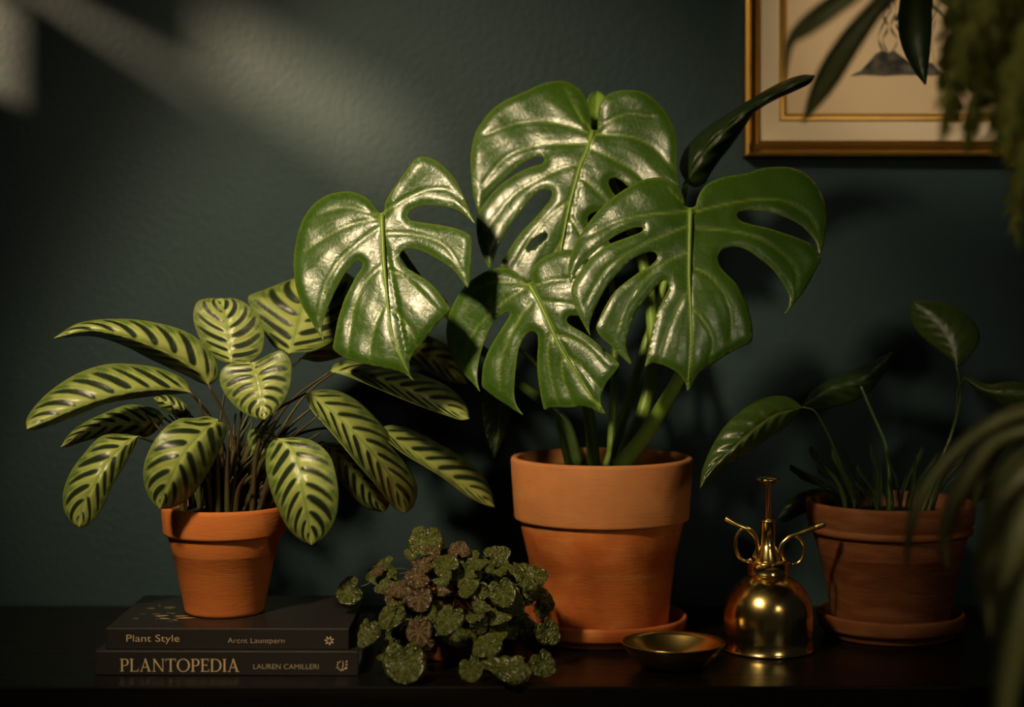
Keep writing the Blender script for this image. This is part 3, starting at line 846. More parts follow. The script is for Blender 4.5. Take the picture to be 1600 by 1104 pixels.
holeB = [(345, 935), (370, 890), (410, 862), (450, 850), (448, 872), (410, 905), (370, 935)]
veinsB = [[(680, 310), (620, 240), (580, 160), (540, 90)], [(670, 330), (580, 295), (460, 270), (300, 275), (120, 340)], [(660, 378), (540, 385), (400, 395), (240, 450), (110, 600)], [(620, 488), (520, 515), (400, 575), (280, 650), (120, 850)], [(570, 680), (490, 735), (400, 830), (280, 1020)],
          [(705, 335), (800, 338), (900, 350), (1000, 400), (1110, 520)], [(700, 318), (760, 270), (860, 230), (1000, 240)], [(670, 405), (780, 455), (880, 510), (960, 575)], [(625, 555), (690, 610), (760, 680)], [(570, 760), (610, 830), (650, 900)], [(545, 860), (500, 930), (440, 1050)]]
leafC = [(598, 232), (590, 190), (600, 150), (630, 115), (680, 80), (730, 58), (790, 42), (845, 40), (900, 60), (950, 110), (980, 180), (1010, 250), (1040, 330), (1050, 400), (1000, 425), (940, 440), (870, 446), (830, 446), (810, 466), (817, 490), (850, 515), (920, 555), (980, 600), (1050, 660), (1100, 710), (1135, 745),
         (1100, 800), (1060, 850), (1035, 900), (1020, 940), (1022, 990), (1035, 1020), (1052, 1050), (1010, 1042), (960, 1014), (900, 1006), (820, 1010), (740, 1008), (700, 1012), (675, 1028), (660, 980), (645, 900), (632, 800), (630, 700), (635, 610), (630, 562), (605, 541), (575, 549), (545, 580), (525, 620), (508, 680), (498, 760), (490, 850), (488, 930), (500, 990), (520, 1025), (545, 1058),
         (500, 1035), (440, 995), (380, 955), (320, 910), (290, 880), (290, 820), (300, 740), (330, 660), (370, 590), (410, 525), (445, 470), (462, 437), (457, 419), (435, 425), (400, 445), (365, 480), (335, 525), (310, 590), (285, 660), (268, 730), (260, 810), (265, 870), (278, 918),
         (240, 870), (190, 820), (140, 760), (105, 700), (82, 630), (70, 550), (78, 470), (105, 390), (150, 310), (210, 240), (280, 190), (350, 160), (410, 150), (460, 155), (500, 180), (530, 210), (562, 245)]
veinsC = [[(570, 262), (470, 240), (360, 240), (220, 300)], [(565, 272), (450, 340), (340, 430), (230, 560), (180, 720)], [(605, 355), (530, 450), (450, 600), (405, 740), (400, 900)], [(712, 560), (692, 650), (700, 760), (730, 900), (760, 980)], [(790, 680), (780, 760), (800, 870), (850, 980)],
          [(605, 265), (700, 235), (800, 220), (920, 230)], [(650, 360), (760, 365), (860, 380), (1030, 395)], [(740, 560), (840, 590), (940, 650), (1050, 770)], [(800, 690), (880, 740), (960, 830), (1020, 900)]]
leafD = [(597, 240), (610, 200), (640, 150), (690, 120), (760, 100), (830, 90), (900, 68), (980, 60), (1040, 65), (1100, 90), (1150, 140), (1180, 200), (1195, 270), (1195, 340), (1185, 400), (1165, 460), (1150, 410), (1120, 365), (1070, 320), (1010, 290), (950, 270), (880, 258), (820, 258), (790, 275), (800, 300), (850, 320), (920, 335), (1000, 360), (1070, 385), (1130, 415), (1162, 464), (1170, 480), (1150, 520), (1120, 580), (1085, 635), (1045, 685), (1015, 722), (1002, 728),
         (1020, 700), (1028, 660), (1015, 620), (985, 570), (940, 515), (890, 475), (840, 440), (790, 422), (745, 425), (712, 445), (702, 475), (715, 515), (745, 550), (785, 590), (820, 650), (845, 720), (858, 790), (855, 850), (800, 880), (730, 920), (670, 960), (630, 985), (600, 1020), (585, 1050), (565, 1080), (555, 1040), (530, 1005), (490, 975), (440, 955), (400, 950), (370, 968),
         (378, 930), (390, 870), (405, 790), (425, 720), (455, 660), (478, 610), (475, 582), (455, 576), (420, 605), (390, 640), (350, 690), (320, 740), (300, 800), (285, 860), (290, 900), (310, 957), (260, 915), (210, 865), (170, 830), (150, 790), (165, 745), (195, 685), (235, 625), (300, 570), (350, 535), (400, 505), (425, 475), (420, 450), (395, 445), (350, 460), (300, 490), (250, 540), (200, 600), (160, 670), (130, 740), (118, 790), (125, 830),
         (90, 770), (60, 710), (38, 640), (42, 595), (60, 562), (100, 503), (150, 452), (220, 407), (300, 377), (358, 352), (362, 336), (330, 335), (270, 355), (210, 390), (150, 438), (100, 487), (58, 538), (34, 588), (25, 560), (25, 510), (38, 450), (65, 390), (110, 320), (160, 260), (220, 205), (290, 155), (360, 120), (430, 108), (480, 120), (520, 150), (545, 195), (559, 240)]
veinsD = [[(572, 262), (480, 268), (360, 280), (240, 310), (100, 380)], [(568, 250), (520, 200), (470, 150)], [(568, 325), (470, 365), (330, 430), (200, 520), (100, 680)], [(565, 445), (470, 490), (360, 580), (280, 680), (240, 800)], [(574, 620), (520, 700), (480, 800), (440, 930)],
          [(595, 265), (720, 232), (860, 210), (1000, 215), (1120, 290), (1170, 400)], [(585, 338), (700, 345), (830, 365), (950, 420), (1050, 520), (1060, 640)], [(585, 515), (650, 545), (720, 620), (760, 720), (760, 840)], [(580, 700), (640, 760), (680, 850), (660, 940)]]

attach = []
for (ol, sc, off, midr, vn, Y0, sA, sB, kB, kA, hl) in (
    (leafA, 2.906, (440, 220), [(455, 335), (458, 430), (465, 560), (480, 720), (500, 860), (540, 980), (600, 1090)], veinsA, 2.50, -0.30, -0.21, 0.2, 0.35, ()),
    (leafB, 3.344, (720, 110), [(690, 318), (660, 420), (625, 500), (600, 590), (570, 700), (545, 820), (525, 930), (505, 1040), (480, 1180)], veinsB, 2.62, -0.27, -0.22, 0.22, 0.4, (holeB,)),
    (leafC, 3.943, (680, 380), [(580, 255), (640, 360), (710, 510), (770, 640), (850, 770), (940, 920), (1052, 1050)], veinsC, 2.50, -0.32, -0.20, 0.8, 0.5, ()),
    (leafD, 2.905, (880, 240), [(578, 250), (574, 400), (572, 560), (578, 700), (580, 850), (565, 1080)], veinsD, 2.46, -0.28, 0.10, 0.9, 0.6, ()),
):
    attach.append(split_leaf(ol, sc, off, midr, vn, Y0, sA, sB, kB, kA, M['monstera'], mon, holes=hl))

# petioles
ptop = mc[2] + 0.215


def stem(pts, r, parent, mt='monstera_stem', name='petiole'):
    return obj(name, *tube(pts, r, 12, 40), M[mt], parent)


stem([P(905, 728, 2.62), P(880, 655, 2.62), P(800, 590, 2.62), P(690, 480, 2.60), P(612, 370, 2.53), P(598, 338, 2.503)], [0.0085, 0.007, 0.005, 0.0045], attach[0][0], 'dark_leaf')  # dark material stands in for the shade behind the leaves
stem([P(972, 727, 2.63), P(985, 690, 2.63), P(1003, 650, 2.63), P(1019, 570, 2.65), P(1016, 470, 2.69), P(1004, 408, 2.71), P(984, 355, 2.71), P(945, 260, 2.68), P(926, 208, 2.626)], [0.013, 0.0092, 0.0085, 0.008, 0.006, 0.0045], attach[1][0])
stem([P(928, 728, 2.60), P(922, 660, 2.59), P(900, 560, 2.57), P(850, 480, 2.54), P(828, 446, 2.504)], [0.0095, 0.008, 0.006, 0.004], attach[2][0], 'dark_leaf')  # darkened like the first petiole, as if shaded by its leaf
stem([P(966, 730, 2.59), P(1000, 690, 2.58), P(1035, 635, 2.565), P(1066, 580, 2.55), P(1095, 480, 2.54), P(1090, 370, 2.51), P(1079, 330, 2.463)], [0.0125, 0.0105, 0.0088, 0.008, 0.006, 0.0045], attach[3][0])
# leaf seen edge-on behind, reaching in front of the picture
lf = strip_leaf('leaf', [(1072, 285), (1095, 245), (1130, 205), (1165, 175), (1212, 146), (1245, 130), (1274, 118)], [(1062, 262), (1068, 238), (1094, 208), (1132, 181), (1178, 152), (1219, 129), (1255, 117)],
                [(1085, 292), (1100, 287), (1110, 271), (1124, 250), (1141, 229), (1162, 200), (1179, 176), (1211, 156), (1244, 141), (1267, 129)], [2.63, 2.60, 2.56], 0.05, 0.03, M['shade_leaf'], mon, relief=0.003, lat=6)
stem([P(950, 728, 2.66), P(990, 600, 2.69), P(1050, 400, 2.72), P(1072, 286, 2.63)], [0.008, 0.006, 0.004], lf)
# rolled young leaf peeping over the top leaf
lf = strip_leaf('leaf', [(930, 215), (930, 190), (931, 165), (933, 142)], [(920, 195), (916, 168), (922, 148)], [(941, 195), (947, 168), (942, 148)], [2.74, 2.76, 2.77], -0.012, -0.012, M['monstera_stem'], mon, relief=0.001)
stem([P(955, 728, 2.66), P(960, 500, 2.72), P(938, 300, 2.745), P(930, 212, 2.74)], [0.007, 0.005, 0.003], lf)
# dim leaf hanging in the shade between the two pots
lf = strip_leaf('leaf', [(790, 560), (785, 600), (780, 650), (772, 716)], [(765, 580), (752, 620), (756, 670)], [(808, 585), (801, 630), (790, 675)], [2.66, 2.64, 2.63], 0.01, 0.015, M['dark_leaf'], mon, relief=0.002)
stem([P(890, 728, 2.66), P(850, 590, 2.70), P(810, 545, 2.69), P(790, 561, 2.66)], [0.006, 0.004, 0.003], lf)

# ------------------------------------------------------------------ small quilted plant in front
QX, QY = (695 - 800) * 2.50 / FPX, 2.50
qc = (QX, QY, 0.0004)
pil = thing('potted_creeper', qc, 'low bushy plant of small round crinkled leaves spilling over a small pot beside the books', 'potted plant')
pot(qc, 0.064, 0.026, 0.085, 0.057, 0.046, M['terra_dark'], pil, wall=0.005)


def round_leaf_mesh(seed, point=0.0):
    r = np.random.default_rng(seed)
    nr, ns = 12, 54
    V, vein = [(0, 0, 0)], [0.9]
    w = r.normal(0, 0.03, 8)
    for i in range(1, nr + 1):
        t = i / nr
        for k in range(ns):
            th = 2 * math.pi * k / ns
            # th = -pi/2 is the notch (stalk side), +pi/2 the tip
            c = math.cos(th + math.pi / 2)
            rad = 1 - 0.42 * math.exp(-(((th - 1.5 * math.pi + math.pi) % (2 * math.pi) - math.pi) / 0.28) ** 2)
            rad += point * math.exp(-(((th - 0.5 * math.pi + math.pi) % (2 * math.pi) - math.pi) / 0.35) ** 2)
            rad += 0.008 * math.cos(11 * th + w[0] * 30) + w[1] * math.cos(2 * th + 1) + w[2] * math.cos(3 * th)
            x, y = t * rad * math.cos(th), t * rad * math.sin(th)
            z = 0.34 * t ** 2 - 0.62 * t ** 4 * (0.6 + 0.4 * math.cos(2 * th)) + 0.055 * t * math.cos(9 * th + 0.6) * min(1, t * 2) + 0.012 * math.cos(t * 30) * t + w[3] * 3 * x * y
            V.append((x, y + 0.35, z))
            vein.append(max(0.0, 0.85 * math.exp(-((abs(((th * 9 + 0.6 + math.pi) / (2 * math.pi)) % 1 - 0.5)) * 2 / 0.30) ** 2) * (1 - t * 0.6)))
    F = [(0, 1 + k, 1 + (k + 1) % ns) for k in range(ns)]
    for i in range(nr - 1):
        for k in range(ns):
            k2 = (k + 1) % ns
            F.append((1 + i * ns + k, 1 + (i + 1) * ns + k, 1 + (i + 1) * ns + k2, 1 + i * ns + k2))
    return V, F, vein


protos = []
for sd, pt in ((1, 0.0), (2, 0.12), (3, 0.25), (4, 0.05)):
    V, F, ve = round_leaf_mesh(sd, pt)
    row = []
    for mt in ('pilea', 'pilea_red'):
        o = obj('leaf', V, F, M[mt], None, attrs={'vein': ve}, thick=0.03, mat2=M['pilea_under'])
        row.append(o)
    protos.append(row)
for r_ in protos:
    for o in r_: COL.objects.unlink(o)   # shared leaf shapes; only their copies are placed


def place_leaf(px, py, Y, size_px, normal, up_ang, red=0, proto=None):
    k = RNG.integers(0, 4) if proto is None else proto
    o = protos[k][red].copy(); COL.objects.link(o); o.parent = pil
    n = Vector(normal).normalized()
    # local y axis = leaf direction (stalk to tip)
    d = Vector((math.cos(up_ang), -0.15, math.sin(up_ang)))
    d = (d - n * d.dot(n)).normalized(); x = d.cross(n).normalized()
    co = np.array([tuple(v.co) for v in o.data.vertices])
    for _ in range(60):
        p = P(px, py, Y); s = size_px * Y / FPX
        zmin = p.z + ((co @ np.array([x.z, d.z, n.z])) * s).min() - d.z * s * 0.35
        if zmin > 0.0025: break
        if Y > 2.325: Y -= 0.006
        else: py -= 1.5
    R = Matrix((x, d, n)).transposed().to_4x4()
    o.matrix_local = Matrix.Translation(p - Vector(qc) - d * s * 0.35) @ R @ Matrix.Diagonal((s, s, s, 1))
    return p


spots = [
    (665, 845, 2.47, 29, (-0.1, -0.75, 0.6), -1.6, 0, 0), (547, 923, 2.47, 23, (-0.35, -0.9, 0.2), 3.5, 0, 0), (598, 892, 2.48, 26, (-0.35, -0.7, 0.5), 3.4, 0, 1),
    (632, 1034, 2.375, 35, (-0.05, -0.9, 0.35), -1.5, 0, 0), (575, 986, 2.345, 22, (-0.5, -0.8, 0.2), -2.0, 0, 2), (604, 1016, 2.355, 17, (-0.4, -0.8, 0.4), -2.4, 0, 1),
    (785, 924, 2.40, 23, (0.05, -0.9, 0.3), -1.2, 0, 1), (703, 966, 2.375, 23, (-0.15, -0.9, 0.3), -2.0, 0, 2), (730, 897, 2.43, 25, (0.05, -0.85, 0.5), -1.3, 0, 2),
    (824, 896, 2.43, 29, (0.3, -0.5, 0.75), 0.1, 0, 1), (795, 1050, 2.365, 36, (0.1, -0.4, 0.9), -2.8, 0, 2), (848, 1036, 2.39, 23, (0.4, -0.85, 0.3), -1.0, 0, 0),
    (762, 1008, 2.375, 22, (0.0, -0.75, 0.5), -2.4, 0, 2), (655, 932, 2.40, 22, (0.1, -0.9, 0.3), -1.4, 1, 1), (620, 930, 2.41, 22, (-0.2, -0.8, 0.5), -1.9, 1, 0),
    (856, 985, 2.41, 22, (0.5, -0.8, 0.2), -0.8, 0, 1), (775, 868, 2.46, 20, (0.3, -0.7, 0.5), 0.6, 0, 2), (712, 872, 2.45, 17, (-0.2, -0.7, 0.5), 1.2, 0, 2),
    (655, 985, 2.37, 22, (0.0, -0.9, 0.35), -1.5, 1, 2), (612, 960, 2.39, 22, (-0.3, -0.85, 0.4), -2.2, 0, 2), (736, 1045, 2.40, 20, (0, -0.8, 0.5), -1.3, 0, 1),
]
ends = []
for q in spots:
    ends.append(place_leaf(q[0], q[1], q[2], q[3], q[4], q[5], q[6], q[7]))
cnt = len(spots)
while cnt < 98:
    a = RNG.uniform(0, 2 * math.pi); r = math.sqrt(RNG.uniform(0, 1))
    ex, ey = r * math.cos(a), r * math.sin(a)
    px = 706 + 150 * ex; py = 950 + 100 * ey
    if px < 640 and py > 1030: continue
    if px < 598 and py > 905: continue
    if 640 < px < 735 and py > 1002: continue
    dome = math.sqrt(max(0, 1 - r * r))
    Y = 2.485 - 0.095 * dome + RNG.uniform(-0.01, 0.05)
    if CAMZ - (py - HOR) * Y / FPX < 0.012: Y = 2.39
    if CAMZ - (py - HOR) * Y / FPX < 0.012: continue
    nrm = (ex * 0.7 + RNG.normal(0, 0.4), -0.55 - 0.3 * dome, -ey * 0.5 + 0.45 + RNG.normal(0, 0.4))
    red = 1 if (px < 720 and RNG.random() < 0.25) else 0
    ang = math.atan2(-ey - 0.5, ex) + RNG.normal(0, 0.5)
    ends.append(place_leaf(px, py, Y, RNG.uniform(12, 22), nrm, ang, red))
    cnt += 1
for i, e in enumerate(ends):
    if i % 2 and i > 20: continue
    if e.z < 0.05: continue
    b0 = Vector((QX + RNG.uniform(-.03, .03), QY + RNG.uniform(-.03, .03), 0.075))
    mm = b0.lerp(e, 0.55) + Vector((0, 0, 0.02 + 0.25 * max(0, (b0.z - e.z))))
    obj('stem', *tube([b0, mm, e + Vector((0, 0.002, 0))], [0.0011, 0.001, 0.0008], 6, 14), M['calathea_stem'], pil)

# ------------------------------------------------------------------ brass dish
DX, DY = (1051.5 - 800) * 2.419 / FPX, 2.419
pr = [(0.0004, 0.0), (0.026, 0.0), (0.034, 0.0012), (0.045, 0.0065), (0.057, 0.0175), (0.0645, 0.028), (0.0682, 0.0335), (0.0684, 0.0345), (0.0676, 0.0346), (0.0635, 0.029), (0.056, 0.0190), (0.044, 0.0085), (0.033, 0.0034), (0.024, 0.0026), (0.0004, 0.0024)]
tag(obj('dish', *lathe(pr, (DX, DY, 0.0004), 128), M['brass_dull']), 'small shallow round brass dish lying before the big saucer', 'dish')

# ------------------------------------------------------------------ brass plant mister
SX, SY = (1200 - 800) * 2.531 / FPX, 2.531
sc_ = 2.531 / FPX
ms = thing('plant_mister', (SX, SY, 0.0004), 'shiny brass plant mister with dome body, ring handles and plunger', 'mister')
c0 = (SX, SY, 0.0004)
pr = [(0.0004, 0), (0.0605, 0), (0.0622, 0.0008), (0.0628, 0.0022), (0.0618, 0.0036), (0.0610, 0.0045), (0.0612, 0.02), (0.0612, 0.048), (0.0604, 0.058), (0.058, 0.068), (0.0535, 0.078), (0.047, 0.087), (0.039, 0.0942), (0.032, 0.0985), (0.028, 0.1005), (0.0262, 0.1025), (0.0258, 0.105)]
obj('body', *lathe(pr, c0, 128), M['brass'], ms)
pr = [(0.0255, 0.1035), (0.0290, 0.1035), (0.0295, 0.1045), (0.0295, 0.1060), (0.0288, 0.107), (0.0288, 0.1185), (0.0294, 0.1195), (0.0294, 0.121), (0.028, 0.122), (0.014, 0.1228), (0.0004, 0.123)]
obj('collar', *lathe(pr, c0, 96), M['brass'], ms)
pr = [(0.0165, 0.1225), (0.0160, 0.126), (0.0128, 0.136), (0.0112, 0.142), (0.0100, 0.144), (0.0097, 0.174), (0.0102, 0.1745), (0.0102, 0.177), (0.009, 0.1785), (0.0042, 0.179)]
obj('pump_tube', *lathe(pr, c0, 64), M['brass'], ms)
pr = [(0.0036, 0.176), (0.0036, 0.224), (0.0048, 0.2265), (0.0052, 0.2285), (0.0036, 0.23)]
pl = obj('plunger', *lathe(pr, c0, 32), M['brass'], ms)
pr = [(0.0004, 0.2285), (0.011, 0.2288), (0.0158, 0.2305), (0.0172, 0.2325), (0.0168, 0.2342), (0.0125, 0.2362), (0.006, 0.2372), (0.0004, 0.2374)]
obj('knob', *lathe(pr, c0, 64), M['brass'], pl)
yv = SY
# right: nozzle arm and ring
V, F = tube([P(1215, 876, yv), P(1217, 862, yv), P(1223, 848, yv), P(1235, 838, yv), P(1252, 832, yv), P(1270, 825, yv), P(1289, 817, yv)], [0.0034, 0.0034, 0.0032, 0.003, 0.0036, 0.0036, 0.0034], 16, 60)
noz = obj('nozzle', V, F, M['brass'], ms)
V, F = tube([P(1274, 823.5, yv), P(1278, 822, yv), P(1289, 817.5, yv), P(1290.5, 817, yv)], [0.0042, 0.0046, 0.0046, 0.0030], 20, 16)
obj('nozzle_tip', V, F, M['brass_dull'], noz)


def ring_handle(cx, cy, rx, ry, a0, a1, r=0.0024):
    pts = [P(cx + rx * math.cos(math.radians(a)), cy - ry * math.sin(math.radians(a)), yv) for a in np.linspace(a0, a1, 16)]
    return tube(pts, [r, r], 14, 72)


obj('ring_handle', *ring_handle(1239, 859, 17.5, 22.5, 250, -95 + 0), M['brass'], ms)
obj('ring_handle', *ring_handle(1166, 850, 17, 26, 300, -50), M['brass'], ms)
obj('handle_arm', *tube([P(1183, 877, yv), P(1184, 862, yv), P(1181, 842, yv), P(1170, 828, yv), P(1152, 820, yv), P(1133, 809, yv)], [0.0032, 0.003, 0.0028, 0.0028, 0.0034, 0.0036], 16, 50), M['brass'], ms)

# ------------------------------------------------------------------ young plant in the right pot
RX, RY = (1391 - 800) * 2.64 / FPX, 2.64
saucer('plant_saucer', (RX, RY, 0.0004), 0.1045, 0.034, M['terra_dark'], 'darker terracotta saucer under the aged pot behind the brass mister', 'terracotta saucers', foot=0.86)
rc = (RX, RY, 0.0128)
yp = thing('potted_young_plant', rc, 'sparse young plant with a few thin stems and pointed leaves in an aged terracotta pot', 'potted plant')
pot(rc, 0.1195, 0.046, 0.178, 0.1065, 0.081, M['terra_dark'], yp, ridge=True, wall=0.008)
lf = strip_leaf('leaf', [(1495, 574), (1490, 545), (1475, 515), (1452, 490), (1425, 471)], [(1489, 565), (1465, 546), (1441, 527), (1426, 506), (1422, 486)], [(1503, 569), (1522, 548), (1531, 524), (1519, 500), (1489, 479), (1453, 469)], [2.66, 2.67, 2.68], 0.012, 0.016, M['pothos'], yp, relief=0.0006, lat=7)
stem([P(1440, 800, 2.63), P(1465, 735, 2.65), P(1486, 680, 2.66), P(1498, 635, 2.66), P(1500, 605, 2.66), P(1495, 573, 2.66)], [0.0028, 0.0025, 0.0024, 0.0018], lf, 'pothos')
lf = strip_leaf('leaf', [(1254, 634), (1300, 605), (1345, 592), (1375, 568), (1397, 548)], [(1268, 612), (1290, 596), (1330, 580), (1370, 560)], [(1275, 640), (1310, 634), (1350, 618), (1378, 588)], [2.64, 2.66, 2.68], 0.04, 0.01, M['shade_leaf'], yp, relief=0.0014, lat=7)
stem([P(1390, 800, 2.64), P(1389, 740, 2.645), P(1384, 695, 2.65), P(1365, 650, 2.655), P(1345, 603, 2.66)], [0.0032, 0.0028, 0.0024, 0.002], lf, 'pothos')
lf = strip_leaf('leaf', [(1253, 636), (1235, 641), (1212, 647), (1186, 664), (1167, 680), (1146, 699), (1122, 722), (1104, 744), (1094, 763)], [(1245, 628), (1231, 620), (1212, 618), (1191, 622), (1169, 633), (1151, 647), (1132, 666), (1118, 687), (1106, 711), (1097, 736)],
                [(1247, 645), (1240, 652), (1226, 668), (1202, 683), (1179, 700), (1155, 714), (1127, 731), (1108, 748), (1097, 759)], [2.52, 2.46, 2.44], 0.02, 0.022, M['pothos'], yp, nu=90, nv=16, relief=0.0016, lat=8)
stem([P(1345, 800, 2.60), P(1320, 740, 2.56), P(1290, 670, 2.53), P(1270, 640, 2.52), P(1253, 636, 2.52)], [0.0026, 0.0022, 0.0014], lf, 'dark_leaf')
lf = strip_leaf('leaf', [(1508, 590), (1530, 605), (1552, 612), (1600, 615), (1640, 625)], [(1520, 592), (1545, 600), (1575, 596), (1610, 600)], [(1525, 610), (1552, 625), (1585, 642), (1620, 640)], [2.64, 2.62, 2.60], 0.01, 0.01, M['pothos'], yp, relief=0.0005, lat=6)
stem([P(1450, 800, 2.63), P(1475, 720, 2.66), P(1494, 650, 2.66), P(1497, 610, 2.655), P(1508, 590, 2.64)], [0.0026, 0.0022, 0.0016], lf, 'pothos')
rr2 = random.Random(5)
for i in range(26):
    bx = rr2.uniform(1320, 1460); by = 802
    lean = (bx - 1390) * rr2.uniform(0.5, 1.1) + rr2.uniform(-30, 30)
    h = rr2.uniform(45, 110)
    Y = 2.64 + rr2.uniform(-0.06, 0.06)
    t = (bx + lean, by - h)
    w = rr2.uniform(1.6, 3.4)
    m1 = (bx + lean * 0.35, by - h * 0.55)
    strip_leaf('shoot', [(bx, by), m1, t], [(bx - w * .6, by - h * .2), (m1[0] - w, m1[1]), (t[0] - w * .5, t[1] + h * .12)], [(bx + w * .6, by - h * .2), (m1[0] + w, m1[1]), (t[0] + w * .5, t[1] + h * .12)],
               [Y, Y, Y - 0.01], -0.002, -0.002, M['shoot'], yp, nu=18, nv=3, relief=0.0003, lat=3)
# broad dim leaves low at the side of this pot
for (mid_, a_, b_, yy) in (
    ([(1330, 800), (1290, 780), (1250, 785), (1215, 810)], [(1295, 765), (1255, 768), (1225, 790)], [(1295, 795), (1255, 802), (1225, 815)], 2.70),
    ([(1480, 800), (1520, 760), (1560, 750), (1600, 765)], [(1510, 755), (1555, 735), (1590, 750)], [(1520, 785), (1560, 775), (1590, 775)], 2.66)):
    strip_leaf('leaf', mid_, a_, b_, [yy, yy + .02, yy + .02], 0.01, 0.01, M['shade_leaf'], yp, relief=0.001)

# ------------------------------------------------------------------ framed picture
FY = YW - 0.034
fs = FY / FPX
X0 = (1164 - 800) * fs; ZB = zpx(244, FY); WF, HF = 0.60, 0.62
fr = thing('framed_picture', (X0 + WF / 2, YW - 0.015, ZB + HF / 2), 'gilt framed ink drawing with cream mat hanging on the dark green wall', 'picture')


def frame_ring(x0, x1, z0, z1, prof):
    """mitred moulding; prof = [(inward, y), ...] closed"""
    V, F = [], []
    n = len(prof)
    for (cx, cz, sx, sz) in ((x0, z0, 1, 1), (x1, z0, -1, 1), (x1, z1, -1, -1), (x0, z1, 1, -1)):
        for d, y in prof: V.append((cx + sx * d, y, cz + sz * d))
    for k in range(4):
        k2 = (k + 1) % 4
        for i in range(n):
            j = (i + 1) % n
            F.append((k * n + i, k2 * n + i, k2 * n + j, k * n + j))
    return V, F


yb = YW - 0.002
prof = [(0, yb), (0, FY + 0.002), (0.0015, FY), (0.006, FY - 0.001), (0.009, FY + 0.004), (0.012, FY + 0.011), (0.019, FY + 0.014), (0.0215, FY + 0.012), (0.025, FY + 0.015), (0.025, yb)]
o = obj('frame', *frame_ring(X0, X0 + WF, ZB, ZB + HF, prof), M['gold_leaf'], fr, smooth=False)
prof = [(0.0245, yb), (0.0245, FY + 0.018), (0.056, FY + 0.021), (0.056, yb)]
obj('mat', *frame_ring(X0, X0 + WF, ZB, ZB + HF, prof), M['linen'], fr, smooth=False)
prof = [(0.0555, yb), (0.0555, FY + 0.019), (0.0575, FY + 0.0165), (0.062, FY + 0.0165), (0.067, FY + 0.022), (0.067, yb)]
obj('inner_fillet', *frame_ring(X0, X0 + WF, ZB, ZB + HF, prof), M['gold_leaf'], fr, smooth=False)
py_ = FY + 0.0235
prt = obj('print', *box(X0 + 0.0665, X0 + WF - 0.0665, py_, py_ + 0.003, ZB + 0.0665, ZB + HF - 0.0665), M['paper'], fr, smooth=False)
# ink drawing: a dark mound with a gnarled trunk and branches
ki = py_ / FPX


def pp(px, py): return ((px - 800) * ki, CAMZ - (py - HOR) * ki)


rk = random.Random(9)
mound = [pp(*q) for q in [(1328, 119), (1345, 110), (1358, 96), (1368, 84), (1378, 79), (1388, 82), (1396, 78), (1406, 86), (1420, 96), (1434, 104), (1446, 98), (1456, 98), (1470, 112), (1482, 119), (1450, 118), (1410, 117), (1380, 119), (1350, 117)]]
polys = []
tri = bmesh.new()
emb_v = [(x, py_ - 0.0006, z) for x, z in mound] + [(x, py_ - 0.0001, z) for x, z in mound]
nm = len(mound)
emb_f = [tuple(range(nm))] + [(i, i + nm, (i + 1) % nm + nm, (i + 1) % nm) for i in range(nm)]
tri.free()
obj('drawing', emb_v, emb_f, M['ink'], prt, smooth=False)
for q in ([(1386, 82), (1379, 62), (1388, 42), (1378, 22), (1385, 0), (1376, -20), (1380, -60)], [(1380, 80), (1372, 60), (1384, 30), (1394, 10), (1390, -20)], [(1394, 82), (1402, 62), (1391, 42), (1400, 18), (1394, -10), (1400, -50)], [(1440, 100), (1453, 74), (1446, 44), (1462, 20), (1470, -4)], [(1400, 40), (1420, 60), (1445, 100)], [(1398, 30), (1440, 5), (1460, -20), (1500, -30)], [(1390, 10), (1370, -5), (1350, -30)], [(1445, 0), (1470, 20), (1490, 36), (1510, 40)], [(1462, 30), (1456, 60), (1460, 100)], [(1404, -5), (1430, -40), (1470, -60)], [(1460, -10), (1490, 10), (1530, 8)]):
    pts = crom([pp(*a) for a in q], 24)
    w_ = [0.0042 * (1 - 0.6 * i / 23) * rk.uniform(0.5, 1.4) for i in range(24)]
    V = [(p[0], py_ - 0.0005, p[1] + s * w) for p, w in zip(pts, w_) for s in (-1, 1)] + [(p[0], py_ - 0.0001, p[1] + s * w) for p, w in zip(pts, w_) for s in (-1, 1)]
    F = [(2 * i, 2 * i + 2, 2 * i + 3, 2 * i + 1) for i in range(23)] + [(2 * i, 48 + 2 * i, 48 + 2 * i + 2, 2 * i + 2) for i in range(23)]
    obj('drawing', V, F, M['ink'], prt, smooth=False)

# ------------------------------------------------------------------ plant hanging near the lens, upper right
HY = 1.86
hc = Vector((0.66, HY, 0.86))
hp = thing('hanging_plant', hc, 'trailing plant with feathery fronds and long blades hanging before the picture', 'hanging plant')
pot((hc.x, hc.y, hc.z), 0.10, 0.03, 0.13, 0.09, 0.06, M['terra_dark'], hp)
for a in (0.5, 2.6, 4.7):
    e = hc + Vector((0.096 * math.cos(a), 0.096 * math.sin(a), 0.126))
    obj('cord', *tube([e, e.lerp(hc + Vector((0, 0, 1.4)), 0.5), hc + Vector((0, 0, 1.439))], [0.0015, 0.0015], 6, 6), M['cord'], hp)
top = hc + Vector((0, 0, 0.11))


